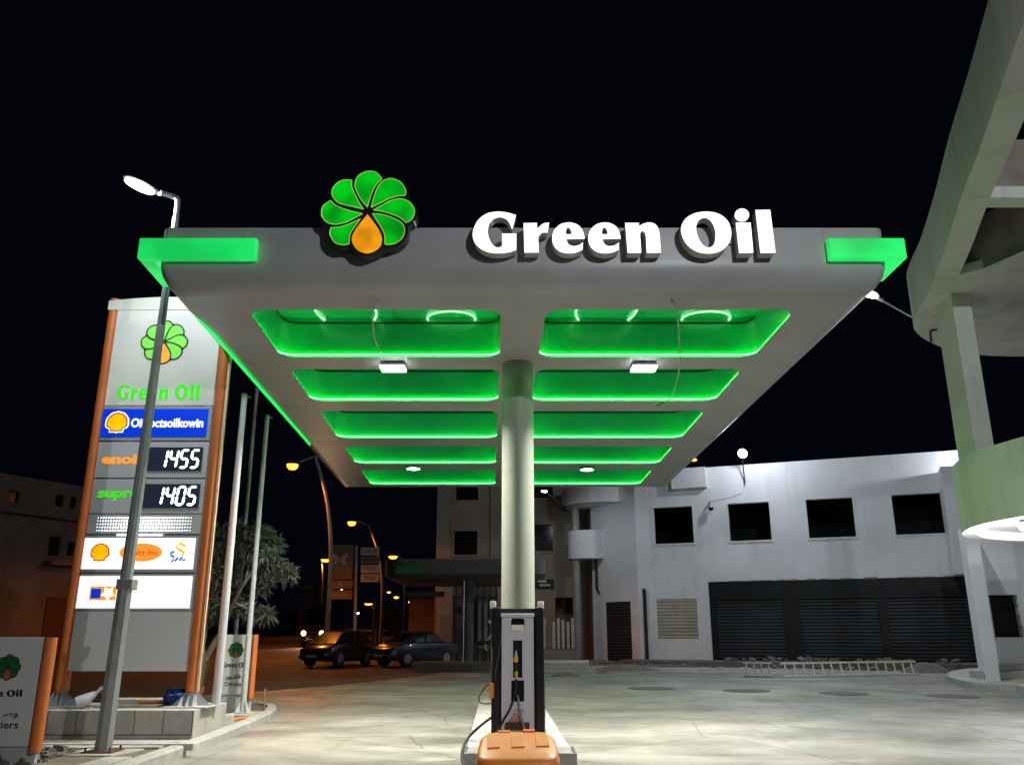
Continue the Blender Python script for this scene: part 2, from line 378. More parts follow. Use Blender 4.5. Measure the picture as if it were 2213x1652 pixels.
def ground_mat():
    m = bpy.data.materials.new('forecourt'); m.use_nodes = True; nt = m.node_tree; N = nt.nodes; L = nt.links; b = N['Principled BSDF']
    tc = N.new('ShaderNodeTexCoord')
    def noise(scale, det, rough, vscale=(1, 1, 1), dist=0):
        mp = N.new('ShaderNodeMapping'); mp.inputs['Scale'].default_value = vscale; L.new(tc.outputs['Object'], mp.inputs['Vector'])
        n = N.new('ShaderNodeTexNoise'); n.inputs['Scale'].default_value = scale; n.inputs['Detail'].default_value = det; n.inputs['Roughness'].default_value = rough; n.inputs['Distortion'].default_value = dist
        L.new(mp.outputs['Vector'], n.inputs['Vector']); return n.outputs['Fac']
    def ramp(f, a, b_, ca, cb):
        r = N.new('ShaderNodeValToRGB'); r.color_ramp.elements[0].position = a; r.color_ramp.elements[1].position = b_
        r.color_ramp.elements[0].color = (*ca, 1); r.color_ramp.elements[1].color = (*cb, 1); L.new(f, r.inputs['Fac']); return r.outputs['Color']
    def mix(t, f, a, b_):
        x = N.new('ShaderNodeMixRGB'); x.blend_type = t
        if hasattr(f, 'links'): L.new(f, x.inputs['Fac'])
        else: x.inputs['Fac'].default_value = f
        L.new(a, x.inputs['Color1']); L.new(b_, x.inputs['Color2']); return x.outputs['Color']
    base = ramp(noise(.55, 7, .62, dist=.8), .32, .68, (.225, .217, .195), (.40, .39, .355))
    swirl = ramp(noise(.32, 6, .6, (.35, 1, 1), 2.2), .38, .62, (.60, .60, .59), (1.12, 1.10, 1.07))
    c = mix('MULTIPLY', .8, base, swirl)
    streak = ramp(noise(1.3, 6, .7, (.4, 2.2, 1), .6), .56, .70, (1, 1, 1), (.42, .42, .42))
    c = mix('MULTIPLY', .55, c, streak)
    fine = ramp(noise(34, 4, .7), .3, .7, (.82, .82, .82), (1.12, 1.12, 1.12))
    c = mix('MULTIPLY', .8, c, fine)
    spots = ramp(noise(2.6, 3, .5, dist=.3), .68, .74, (1, 1, 1), (.45, .43, .40))
    c = mix('MULTIPLY', .6, c, spots)
    chips = ramp(noise(5.2, 4, .6, (1, 2.0, 1)), .66, .70, (1, 1, 1), (.35, .34, .32))
    c = mix('MULTIPLY', .7, c, chips)
    vo = N.new('ShaderNodeTexVoronoi'); vo.feature = 'DISTANCE_TO_EDGE'; vo.inputs['Scale'].default_value = .28; vo.inputs['Randomness'].default_value = .9
    wv = N.new('ShaderNodeMixRGB'); wv.inputs['Fac'].default_value = .12; nn_ = N.new('ShaderNodeTexNoise'); nn_.inputs['Scale'].default_value = 1.6; nn_.inputs['Detail'].default_value = 6
    L.new(tc.outputs['Object'], nn_.inputs['Vector']); L.new(tc.outputs['Object'], wv.inputs['Color1']); L.new(nn_.outputs['Color'], wv.inputs['Color2']); L.new(wv.outputs['Color'], vo.inputs['Vector'])
    c = mix('MULTIPLY', .75, c, ramp(vo.outputs['Distance'], .001, .0045, (.35, .34, .32), (1, 1, 1)))
    bk_ = N.new('ShaderNodeTexBrick'); bk_.inputs['Scale'].default_value = 1; bk_.offset = 0; bk_.inputs['Brick Width'].default_value = 4.2; bk_.inputs['Row Height'].default_value = 4.2; bk_.inputs['Mortar Size'].default_value = .014; bk_.inputs['Mortar Smooth'].default_value = .3
    bk_.inputs['Color1'].default_value = (1, 1, 1, 1); bk_.inputs['Color2'].default_value = (.93, .93, .93, 1); bk_.inputs['Mortar'].default_value = (.5, .49, .46, 1); L.new(tc.outputs['Object'], bk_.inputs['Vector'])
    c = mix('MULTIPLY', .7, c, bk_.outputs['Color'])
    tyre = ramp(noise(.9, 5, .65, (1.6, .16, 1), 1.2), .60, .70, (1, 1, 1), (.55, .55, .55))
    c = mix('MULTIPLY', .5, c, tyre)
    L.new(c, b.inputs['Base Color']); b.inputs['Roughness'].default_value = .62
    rr = ramp(noise(.7, 5, .6, dist=1.2), .35, .7, (.42,) * 3, (.75,) * 3); L.new(rr, b.inputs['Roughness'])
    bp = N.new('ShaderNodeBump'); bp.inputs['Strength'].default_value = .35; bp.inputs['Distance'].default_value = .015
    b.inputs['Specular IOR Level'].default_value = .25; L.new(noise(22, 6, .7), bp.inputs['Height']); L.new(bp.outputs['Normal'], b.inputs['Normal'])
    MATS['forecourt'] = m
ground_mat()

# ------------------------------------------------------------------ ground and road
g = MB()
ys = [-30, 0, 14, 20, 40, 80, 160, 400]
for i in range(len(ys) - 1):
    a, b = ys[i], ys[i + 1]
    za, zb = gz(min(a, 160)), gz(min(b, 160))
    g.add([(-250, a, za), (250, a, za), (250, b, zb), (-250, b, zb)], [(0, 1, 2, 3)])
tag(g.build('ground', 'forecourt', fix=False), kind='structure')
rd = MB()
edge = [(-9, 21), (-5.2, 25.5), (-2.6, 30.5), (-2.0, 44), (-4, 80), (-12, 158)]
for i in range(len(edge) - 1):
    (xa, ya), (xb, yb) = edge[i], edge[i + 1]
    rd.add([(-120, ya, gz(ya) + .004), (xa, ya, gz(ya) + .004), (xb, yb, gz(yb) + .004), (-120, yb, gz(yb) + .004)], [(0, 1, 2, 3)])
rd.add([(-120, 14, .004), (-14, 14, .004), (-9, 21, gz(21) + .004), (-120, 21, gz(21) + .004)], [(0, 1, 2, 3)])
tag(rd.build('road', 'asphalt', fix=False), kind='structure')

# planted island at the left with its kerb
def catm(pts, seg=6):
    P = [Vector(p) for p in pts]; out = []
    for i in range(len(P) - 1):
        a, b = P[i], P[i + 1]; p = P[max(i - 1, 0)]; q = P[min(i + 2, len(P) - 1)]
        for k in range(seg):
            t = k / seg; out.append(.5 * ((2 * a) + (b - p) * t + (2 * p - 5 * a + 4 * b - q) * t * t + (3 * a - p - 3 * b + q) * t ** 3))
    out.append(P[-1]); return out
KP = catm([(-4.45, 6, 0), (-4.5, 9.5, 0), (-4.52, 12, 0), (-4.52, 14.2, 0), (-4.54, 16.3, 0), (-4.64, 17.8, 0), (-4.98, 18.9, 0), (-5.8, 19.4, 0), (-8, 19.8, 0), (-12, 20.1, 0), (-20, 20.8, 0)], 5)
def strip(mb, path, w0, w1, z0, z1):
    """a kerb: box section from offset w0 to w1 to the left of the path"""
    rings = []
    for i, p in enumerate(path):
        t = (path[min(i + 1, len(path) - 1)] - path[max(i - 1, 0)]).normalized(); n = Vector((-t.y, t.x, 0))
        a, b = p + n * w0, p + n * w1; g0 = gz(p.y)
        bv = .025 if w1 > w0 else -.025
        rings.append([a + Vector((0, 0, g0 + z0)), a + Vector((0, 0, g0 + z1 - .03)), a + n * bv + Vector((0, 0, g0 + z1)), b + Vector((0, 0, g0 + z1)), b + Vector((0, 0, g0 + z0))])
    mb.loft(rings)
kb = MB(); strip(kb, KP, 0, .18, -.05, .15)
ko = tag(kb.build('kerb', 'kerb_concrete', smooth=30), kind='structure')
isl = MB()
inner = []
for i, p in enumerate(KP):
    t = (KP[min(i + 1, len(KP) - 1)] - KP[max(i - 1, 0)]).normalized(); n = Vector((-t.y, t.x, 0)); q = p + n * .17; inner.append(Vector((q.x, q.y, .105 + gz(q.y))))
isl.add(inner + [Vector((-20, 6, .105))], [tuple(range(len(inner) + 1))])
tag(isl.build('planting_island_ground', 'dirt', fix=False), kind='structure')
pv = MB()
for (x, y, w, d, a, mm) in ((-4.92, 10.6, .34, 1.9, .0, 0), (-5.9, 12.75, 2.2, .55, .03, 0), (-5.1, 15.9, .5, .8, .05, 0)):
    pv.obox((x, y, .125), (w, d, .05), a)
tag(pv.build('paving_slab', 'concrete', bevel=.01), kind='structure')

# ------------------------------------------------------------------ station canopy
CCX = .16
def K(x, y, z): return Vector((CCX + x - .0255 * y, 11 + y, z - .0175 * y))
canopy = thing('station_canopy', (CCX, 14.5, .15), 'big grey fuel station canopy with ten green lit ceiling recesses on one round pillar', 'canopy')
ROWS = [(.95, 3.10), (3.76, 5.82), (6.57, 9.0), (9.87, 11.9), (12.72, 14.95)]
XL, XR = (-4.10, -.30), (.38, 4.12)
holes = [rrect(x0, x1, a, b, .28) for (a, b) in ROWS for (x0, x1) in (XL, XR)]
outer = rrect(-4.86, 4.86, .42, 15.35, .12)
vs, fs = filled([outer] + holes, 0)
mb = MB(); mb.add([K(v.x, v.y, 6.3) for v in vs], fs)
lv = [(0, 6.3), (.13, 6.325), (.23, 6.39), (.30, 6.50), (.335, 6.62), (.34, 6.72), (.34, 7.2), (.28, 7.2), (.28, 7.1)]
rings = [[K(x, y, z) for (x, y) in rrect(-4.86 - d * .93, 4.86 + d * .93, .42 - d, 15.35 + d, .12 + d * .05)] for d, z in lv]
mb.loft(rings, capa=False, capb=True)
body = mb.build('canopy_shell', 'canopy_metal', canopy, smooth=35)
sm = MB()
for x in (-4.0, -2.55, -.75, 1.05, 2.85, 4.3):
    sm.obox(K(x, .0775, 6.95), (.008, .006, .46))
sm.build('panel_seam', 'canopy_edge', canopy)
for yy in (3.43, 6.2, 9.43, 12.3):
    sm = MB(); sm.obox(K(-4.46, yy, 6.2985), (.72, .007, .003)); sm.build('panel_seam', 'canopy_edge', canopy)
    sm = MB(); sm.obox(K(4.50, yy, 6.2985), (.70, .007, .003)); sm.build('panel_seam', 'canopy_edge', canopy)
for xx in (-3.1, -1.2, 1.6, 3.2):
    sm = MB(); sm.obox(K(xx, .69, 6.2985), (.006, .46, .003)); sm.build('panel_seam', 'canopy_edge', canopy)
    sm = MB(); sm.obox(K(xx + .4, 3.43, 6.2985), (.006, .60, .003)); sm.build('panel_seam', 'canopy_edge', canopy)
for ri, (a, b) in enumerate(ROWS):
    for (x0, x1) in (XL, XR):
        lp = rrect(x0, x1, a, b, .28)
        rc = MB(); lq = [(x + (.05 if x > (x0 + x1) / 2 else -.05), y) for x, y in lp]
        rc.loft([[K(x, y, z) for x, y in q] for q, z in ((lp, 6.3), (lp, 6.315), (lq, 6.3151), (lq, 6.36), (lq, 7.02))], capa=False, capb=True)
        ro = rc.build('ceiling_recess', 'panel_green', canopy, smooth=40)
        jt = MB(); jt.tube([K(x, y, 6.93) for x, y in rrect(x0 + .01, x1 - .01, a + .01, b - .01, .27)], .018, 5, caps=False); jt.build('ceiling_joint', 'dark_metal', ro)
        lo = rrect(x0 - .025, x1 + .025, a + .03, b - .03, .27)
        lo = [q for q in lo if q[1] > a + .25]          # both sides and the far edge
        k0 = max(range(len(lo)), key=lambda k: (Vector(lo[k]) - Vector(lo[k - 1])).length if k else 0)
        lo = lo[k0:] + lo[:k0]
        lo = [q for q in lo]
        ls = MB(); ls.tube([K(x, y, 6.332) for x, y in lo], .010, 5)
        ls.build('led_strip', 'led_green', ro)
        if ri == 0:
            for (cx, cy, rx, ry) in ((x0 + 1.15, a + 1.75, .52, .75), (x0 + 2.95, a + 2.1, .42, .34)):
                nn = MB(); nn.tube([K(cx + rx * math.cos(w * math.pi / 16), cy + ry * math.sin(w * math.pi / 16), 6.99) for w in range(33)], .016, 5, caps=False)
                nn.build('reflection_ring', 'reflection_green', ro)  # glowing loops stand in for ring reflections in the recess
            bb = MB(); bb.obox(K((x0 + x1) / 2, a + 1.0, 6.97), (.07, 1.9, .06)); bb.build('cross_batten', 'panel_green', ro)
# pillar
pl = MB()
pt = K(.04, 3.5, 6.3); pb = Vector((.10, 14.5, .15))
rr_ = .275
pl.cyl((pb.x, 14.5, .15), (pb.x, 14.5, 5.6), rr_, rr_, 40, caps=False)
pl.tube([(pb.x, 14.5, 5.6), (pb.x, 14.5, 6.4)], rr_, 40, caps=False)
pl.tube([(pb.x, 14.5, .15), (pb.x, 14.5, .19)], rr_ + .06, 40)
pl.build('pillar', 'pillar_paint', canopy, smooth=35)
pl = MB(); pl.tube([(pb.x, 14.5, 4.295), (pb.x, 14.5, 4.30)], rr_ + .0035, 40); pl.build('pillar_joint', 'canopy_edge', canopy)
# green light boxes
def lightbox(x0, x1, side_len, sgn):
    m_ = MB()
    m_.hexa([K(x0, -.06, 6.66), K(x1, -.06, 6.66), K(x1, .06, 6.66), K(x0, .06, 6.66), K(x0, -.06, 6.975), K(x1, -.06, 6.975), K(x1, .06, 6.975), K(x0, .06, 6.975)])
    xs = x0 if sgn < 0 else x1; xi = xs - sgn * .16
    a, b = sorted((xs, xi))
    m_.hexa([K(a, .063, 6.66), K(b, .063, 6.66), K(b, side_len, 6.66), K(a, side_len, 6.66), K(a, .063, 6.975), K(b, .063, 6.975), K(b, side_len, 6.975), K(a, side_len, 6.975)])
    o = m_.build('corner_light_box', 'lightbox_green', canopy, bevel=.02)
    return o
lightbox(-5.42, -3.76, .95, -1); lightbox(4.30, 5.38, .75, 1)
eg = MB(); eg.tube([K(-5.2, .97, 6.72), K(-5.08, 1.2, 6.43), K(-4.99, 1.5, 6.32), K(-4.93, 2.0, 6.285), K(-4.91, 9.6, 6.285)], .022, 6); eg.build('edge_light', 'edge_green', canopy)
e2 = MB(); e2.tube([K(5.225, .8, 7.12), K(5.225, 14.5, 7.12)], .03, 6); e2.build('edge_light', 'led_unseen', canopy)  # unseen strip, added to throw green light on the corner building
bk = MB()
for y, z in ((2.4, 6.66), (3.9, 6.66), (5.3, 6.66)): bk.obox(K(-5.2, y, z), (.05, .06, .06))
bk.build('light_bracket', 'steel', canopy)
bt = MB(); bt.obox(K(-5.19, 1.0, 6.68), (.03, .03, .03)); bt.build('strip_end_cap', 'galvanized', canopy)

# flood lights under the canopy and their cables
def ceiling_lamp(x, y, z, w, d, label, energy, round_=False):
    t = thing('ceiling_flood_light', (x, y, z), label, 'flood light', 'flood lights under the canopy')
    m1 = MB()
    if round_:
        m1.lathe([(0, 0), (w * .5, 0), (w * .56, -.03), (w * .56, -.05), (w * .45, -.055)], (x, y, z), 28)
        m1.build('housing', 'steel', t, smooth=30)
        m2 = MB(); m2.lathe([(0.001, -.06), (w * .44, -.06), (w * .46, -.05)], (x, y, z), 28); m2.build('diffuser', 'lamp_white', t)
    else:
        m1.obox((x, y, z - .03), (w * 1.12, d * 1.1, .05)); m1.obox((x, y + .02, z - .0), (.1, .1, .06))
        m1.build('housing', 'steel', t, bevel=.01)
        m2 = MB(); m2.obox((x, y - .01, z - .07), (w * 1.14, d * 1.12, .03)); m2.build('diffuser', 'lamp_white', t, bevel=.006)
    light('AREA', (x, y, z - .09), energy, (1, .955, .85), t, (x, y, 0), w * .8, sizey=d * .8)
    return t
for (u, v, lab, rd_, en) in ((850, 785, 'square white flood light on the canopy ceiling left of the pillar, nearest row', False, 460), (1390, 785, 'square white flood light on the canopy ceiling right of the pillar, nearest row', False, 460),
                        (893, 1008, 'round flat white lamp on the far canopy ceiling left of the pillar', True, 45), (1268, 1010, 'round flat white lamp on the far canopy ceiling right of the pillar', True, 45)):
    a, b = ray(u, v); t_ = .0175; Y = (6.3 + t_ * 11 - H) / (b + t_)
    zz = 6.3 - t_ * (Y - 11)
    ceiling_lamp(a * Y, Y, zz - (.03 if not rd_ else .004), .38 if not rd_ else .40, .30 if not rd_ else .35, lab, en, rd_)
def und(u, v, drop=0.0):
    a, b = ray(u, v); Y = (6.3 - drop + .0175 * 11 - H) / (b + .0175); return Vector((a * Y, Y, 6.3 - drop - .0175 * (Y - 11)))
cb = MB(); cb.tube(catm([und(818, 648, 0), und(808, 664, .12), und(805, 690, .20), und(809, 730, .2), und(822, 762, .12), und(829, 772, .03)], 5), .013, 6)
tag(cb.build('hanging_cable', 'galvanized', smooth=60), 'grey cable sagging under the canopy down to the left flood light', 'cable', 'cables under the canopy')
cb = MB(); cb.tube(catm([und(1450, 648, 0), und(1461, 670, .12), und(1468, 740, .26), und(1468, 790, .26), und(1460, 830, .16), und(1446, 862, .05), und(1418, 877, 0.01)], 5), .013, 6)
tag(cb.build('hanging_cable', 'galvanized', smooth=60), 'long grey cable sagging across two green recesses right of the pillar', 'cable', 'cables under the canopy')

# ------------------------------------------------------------------ lettering and emblem
def z1(x, y): return ((1080 + x / 5.5325) * .92167, (470 + y / 5.5325) * .92167)
def z2(x, y): return ((1460 + x / 5.5325) * .92167, (470 + y / 5.5325) * .92167)
def z3(x, y): return ((730 + x / 6.883) * .92167, (390 + y / 6.883) * .92167)
YL = 10.86           # plane of the letter faces
def onL(pt, Z, Y=YL):
    p = atY(*Z(pt[0], pt[1]), Y); return (p.x, p.z) + tuple(pt[2:])
c = 'c'
G_ = [[(715, 190, c), (600, 158), (470, 147), (330, 175), (215, 270), (155, 420), (180, 540), (260, 625), (370, 670), (480, 682), (610, 670), (718, 640, c), (720, 432, c), (535, 430, c), (536, 592, c), (490, 610), (425, 590), (370, 500), (350, 400), (370, 300), (430, 235), (510, 215), (590, 240), (635, 300), (665, 375, c)]]
r_ = [[(815, 295, c), (988, 292, c), (990, 380, c), (1030, 330), (1080, 297), (1145, 290, c), (1125, 415, c), (1055, 416), (1003, 470, c), (1010, 672, c), (825, 672, c)]]
def e_(dx): return [[(1605 + dx, 492, c), (1590 + dx, 420), (1550 + dx, 345), (1480 + dx, 300), (1390 + dx, 287), (1290 + dx, 312), (1210 + dx, 390), (1185 + dx, 490), (1212 + dx, 590), (1290 + dx, 660), (1400 + dx, 682), (1500 + dx, 670), (1580 + dx, 635, c), (1583 + dx, 545, c), (1530 + dx, 580), (1450 + dx, 592), (1390 + dx, 560), (1368 + dx, 497, c)],
                   [(1365 + dx, 440, c), (1362 + dx, 400), (1375 + dx, 357), (1397 + dx, 347), (1420 + dx, 365), (1434 + dx, 400), (1440 + dx, 438, c)]]
n_ = [[(30, 292, c), (207, 292, c), (208, 335, c), (270, 302), (350, 287), (425, 315), (465, 390), (480, 500), (492, 675, c), (310, 675, c), (302, 500), (288, 420), (258, 392), (232, 405), (222, 450), (228, 540), (236, 675, c), (62, 675, c)]]
O_ = [[(1080, 147), (1240, 175), (1360, 270), (1405, 420), (1370, 560), (1260, 655), (1110, 685), (950, 655), (820, 555), (755, 400), (790, 265), (910, 175)],
      [(1060, 220), (1140, 265), (1190, 360), (1202, 450), (1185, 560), (1120, 612), (1040, 580), (980, 490), (948, 370), (970, 270)]]
i_ = [[(1543 + 92 * math.cos(k * math.pi / 8), 188 + 82 * math.sin(k * math.pi / 8)) for k in range(16)], [(1465, 288, c), (1655, 288, c), (1690, 675, c), (1508, 677, c)]]
l_ = [[(1720, 125, c), (1908, 122, c), (1978, 675, c), (1785, 677, c)]]
LET = [('G', G_, z1), ('r', r_, z1), ('e', e_(0), z1), ('e', e_(468), z1), ('n', n_, z2), ('O', O_, z2), ('i', i_, z2), ('l', l_, z2)]
LETLOOPS = [(nm, [crom([onL(p, Z) for p in lp], 5) for lp in loops]) for nm, loops, Z in LET]
sg = thing('lettering_sign', (CCX + 1.5, 11.0, 6.8), 'white glowing three dimensional Green Oil letters standing on the canopy front edge', 'sign')
for nm, loops in LETLOOPS:
    vs, fs = filled(loops, .17)
    m_ = MB(); m_.add([Vector((v.x, YL + .095 - v.z, v.y)) for v in vs], fs)
    lo = m_.build('letter', 'letter_side', sg, fix=False)
    lo['label'] = 'letter %s with white lit face' % nm
    vs, fs = filled(loops, .012)
    m_ = MB(); m_.add([Vector((v.x, YL + .003 - v.z, v.y)) for v in vs], fs)
    m_.build('letter_face', 'letter_face', lo, fix=False)
st = MB()
for x in (-.3, .55, 1.3, 2.1, 2.6, 3.1, 3.6): st.obox((x, YL + .22, 6.95), (.04, .1, .04))
st.build('mounting_bracket', 'canopy_edge', sg)

PET = [[(905, 665, c), (815, 560), (735, 420), (702, 290), (760, 160), (900, 90), (1040, 105), (1140, 205, c), (1050, 300), (980, 430), (930, 580)],
       [(965, 670, c), (1010, 500), (1080, 330), (1170, 235), (1300, 205), (1440, 265), (1520, 390), (1512, 480, c), (1400, 485), (1250, 530), (1100, 605)],
       [(1000, 712, c), (1130, 640), (1280, 560), (1450, 530), (1590, 590), (1665, 720), (1620, 860), (1525, 915, c), (1440, 840), (1300, 780), (1150, 735)],
       [(985, 770, c), (1130, 780), (1290, 830), (1440, 905), (1502, 1010), (1480, 1140), (1380, 1235), (1260, 1268), (1187, 1262, c), (1180, 1110), (1120, 980), (1045, 865)],
       [(790, 855, c), (700, 980), (635, 1080), (612, 1180), (608, 1260, c), (500, 1272), (380, 1235), (310, 1130), (302, 1060), (315, 995, c), (450, 985), (600, 940), (710, 890)],
       [(825, 770, c), (700, 840), (550, 910), (400, 942), (270, 920), (185, 840), (165, 740), (195, 640), (310, 558, c), (400, 640), (550, 700), (700, 742)],
       [(840, 698, c), (700, 665), (550, 630), (430, 590), (350, 500), (335, 400), (400, 290), (520, 228), (655, 232, c), (652, 330), (695, 440), (765, 580)]]
DROP = [(908, 782, c), (1000, 900), (1100, 1050), (1138, 1190), (1080, 1330), (900, 1405), (730, 1340), (652, 1190), (700, 1050), (800, 910)]
def emblem_loops(Y=YL):
    P = [crom([onL(p, z3, Y) for p in pt], 5) for pt in PET]; D = crom([onL(p, z3, Y) for p in DROP], 5)
    cx, cz, _ = onL((905, 722, 0), z3, Y)
    px = onL((1905, 722), z3, Y)[0] - cx    # 1000 tracing units
    prof = []
    allp = [p for q in P + [D] for p in q]
    for k in range(120):
        a = 2 * math.pi * k / 120; best = 0
        for p in allp:
            dx, dz = p[0] - cx, p[1] - cz; rr = math.hypot(dx, dz); w = abs((math.atan2(dz, dx) - a + math.pi) % (2 * math.pi) - math.pi)
            if w < .05: best = max(best, rr)
        prof.append(best)
    prof = [max(prof[k], (prof[k - 1] + prof[(k + 1) % 120]) / 2) for k in range(120)]
    out = [Vector((cx + (r + .045 * px) * math.cos(2 * math.pi * k / 120), cz + (r + .045 * px) * math.sin(2 * math.pi * k / 120))) for k, r in enumerate(prof)]
    return (cx, cz), out, P, D
EMB = emblem_loops()
def shrink(lp, f, c0=None):
    cx = sum(p[0] for p in lp) / len(lp); cz = sum(p[1] for p in lp) / len(lp); return [Vector((cx + (p[0] - cx) * f, cz + (p[1] - cz) * f)) for p in lp]
em = thing('emblem_sign', (EMB[0][0], 11.0, EMB[0][1] - .8), 'round flower emblem with green petals and an orange drop on the canopy edge', 'sign')
vs, fs = filled([EMB[1]], .20); m_ = MB(); m_.add([Vector((v.x, YL + .10 - v.z, v.y)) for v in vs], fs); m_.build('emblem_body', 'emblem_black', em, fix=False)
for P in EMB[2]:
    vs, fs = filled([P], .02); m_ = MB(); m_.add([Vector((v.x, YL - .004 - v.z, v.y)) for v in vs], fs); po = m_.build('petal', 'petal_green', em, fix=False)
    m_ = MB(); m_.tube([Vector((p[0], YL - .014, p[1])) for p in P] + [Vector((P[0][0], YL - .014, P[0][1]))], .0055, 4, caps=False); m_.build('petal_rim', 'petal_edge', po)
vs, fs = filled([EMB[3]], .02); m_ = MB(); m_.add([Vector((v.x, YL - .004 - v.z, v.y)) for v in vs], fs); m_.build('drop', 'drop_orange', em, fix=False)

def flat_emblem(M, cx, cz, rad, parent, mb_, mp_, md_, y=0, th=.006):
    (ex, ez), out, P, D = EMB; f = rad / .83
    tr = lambda lp: [Vector((cx + (p[0] - ex) * f, cz + (p[1] - ez) * f)) for p in lp]
    flat('emblem_outline', [tr(out)], M, mb_, parent, th, y)
    for p in P: flat('petal', [tr(p)], M, mp_, parent, th, y - th * .6)
    flat('drop', [tr(D)], M, md_, parent, th, y - th * .6)
def flat_lettering(M, x0, x1, z0, z1, parent, m_name, y=0, th=.006, letters=None):
    allp = [p for _, lps in LETLOOPS for lp in lps for p in lp]
    ax, bx = min(p[0] for p in allp), max(p[0] for p in allp); az, bz = min(p[1] for p in allp), max(p[1] for p in allp)
    for nm, lps in LETLOOPS:
        flat('letter', [[Vector((x0 + (p[0] - ax) / (bx - ax) * (x1 - x0), z0 + (p[1] - az) / (bz - az) * (z1 - z0))) for p in lp] for lp in lps], M, m_name, parent, th, y)

# ------------------------------------------------------------------ pump island, pump, sand bin
isd = MB()
pth = [(-.60, 11.8), (.80, 11.8), (.66, 21.5), (-.78, 21.5)]
isd.hexa([(*p, 0) for p in pth] + [(*p, .15) for p in pth])
iso = tag(isd.build('pump_island', 'kerb_concrete', bevel=.02), 'long raised concrete island under the fuel pump and pillar', 'pump island')
gd = MB()
gd.box(-.63, .83, 11.755, 11.80, 0, .165)
gd.box(.80, .83, 11.80, 12.5, 0, .165); gd.box(-.63, -.60, 11.80, 12.5, 0, .165)
gd.build('nose_guard', 'steel', iso, bevel=.006)
cv = MB(); cv.lathe([(.0, .02), (.2, .02), (.22, 0)], (-.40, 13.2, .15), 24); cv.build('access_cover', 'pole_grey', iso)

PY = 12.2
def p7(x, y, Y=PY): return atY((1050 + x / 4.01) * .92167, (1380 + y / 4.01) * .92167, Y)
xl, xr = p7(432, 700).x, p7(880, 700).x
ztop = p7(640, 178).z
pump = thing('fuel_pump', ((xl + xr) / 2, PY + .25, .15), 'tall black fuel pump with pale grey end panel in front of the pillar', 'fuel pump')
m_ = MB(); m_.box(xl, xr, PY + .06, PY + .52, .15, ztop); m_.build('cabinet', 'black_plastic', pump, bevel=.02)
m_ = MB()
m_.box(xl - .035, xl + .085, PY + .0, PY + .575, .18, ztop + .012); m_.box(xr - .085, xr + .035, PY + .0, PY + .575, .18, ztop + .012)
m_.build('side_door', 'black_plastic', pump, bevel=.025)
m_ = MB(); m_.box(xl - .046, xl - .036, PY + .05, PY + .08, p7(0, 700).z, ztop - .03); m_.box(xr + .036, xr + .046, PY + .05, PY + .08, .3, p7(0, 850).z)
m_.build('edge_trim', 'steel', pump)
a, b = p7(505, 300).x, p7(803, 300).x; M0 = Matrix()
def zz(y): return p7(640, y).z
def xx(x): return p7(x, 640).x
pan = [[(a, .22), (b, .22), (b, zz(245)), (a, zz(245))], rrect(xx(592), xx(720), zz(395), zz(275), .035), rrect(xx(611), xx(698), zz(832), zz(480), .006), rrect(xx(594), xx(714), zz(1056), zz(855), .012)]
vs, fs = filled(pan, .05)
m_ = MB(); m_.add([Vector((v.x, PY - v.z, v.y)) for v in vs], fs); m_.build('end_panel', 'lavender_panel', pump, fix=False)
m_ = MB(); m_.box(a - .012, b + .012, PY - .06, PY + .05, zz(262), zz(229)); m_.build('panel_cap', 'pump_cap', pump, bevel=.008)
m_ = MB()
m_.box(xx(596), xx(716), PY + .012, PY + .02, zz(392), zz(335)); m_.build('hatch_plate', 'pump_lamp', pump)
m_ = MB(); m_.box(xx(575), xx(735), PY + .027, PY + .055, zz(1075), zz(440)); m_.build('recess_lining', 'void_dark', pump)
for x in (422, 874):
    q = p7(x, 150); m_ = MB(); m_.lathe([(.001, .0), (.036, .0), (.042, .012), (.044, .085), (.04, .1), (.001, .105)], (q.x, PY + .1, ztop - .005), 20)
    lo = m_.build('corner_lamp', 'pump_lamp', pump, smooth=40)
nz = MB()
q0 = p7(640, 568); q1 = p7(640, 690)
nz.tube([p7(642, 575, PY), p7(640, 600, PY), p7(638, 640, PY)], [.006, .014, .022], 8)
no = nz.build('nozzle', 'pump_cap', pump, smooth=50)
m_ = MB(); m_.obox((p7(638, 660).x, PY - .005, zz(660)), (.062, .05, .075), 0, 0, .1); m_.obox((p7(642, 805).x, PY - .0, zz(810)), (.045, .04, .11)); m_.build('nozzle_grip', 'yellow', no, bevel=.012)
m_ = MB(); m_.tube([p7(640, 690, PY), p7(640, 770, PY - .01)], .022, 8); m_.build('nozzle_neck', 'rubber', no)
m_ = MB(); m_.tube(catm([p7(640, 840, PY - .02), p7(634, 960, PY - .05), p7(590, 1110, PY - .09), p7(540, 1200, PY - .12), p7(480, 1305, PY - .16), p7(420, 1400, PY - .25)], 6), .016, 8); m_.build('hose', 'rubber', pump, smooth=60)
m_ = MB(); m_.tube(catm([p7(655, 995, PY - .02), p7(668, 1080, PY - .06), p7(690, 1190, PY - .09), p7(712, 1300, PY - .10), p7(720, 1400, PY - .10)], 6), .014, 8); m_.build('hose', 'pole_grey', pump, smooth=60)
m_ = MB(); m_.tube(catm([p7(415, 870, PY + .3), p7(350, 920, PY + .4), p7(310, 980, PY + .5), p7(290, 1020, PY + .6), p7(300, 1062, PY + .7), p7(360, 1075, PY + .6), p7(430, 1068, PY + .4)], 6), .010, 6); m_.build('hose', 'rubber', pump, smooth=60)
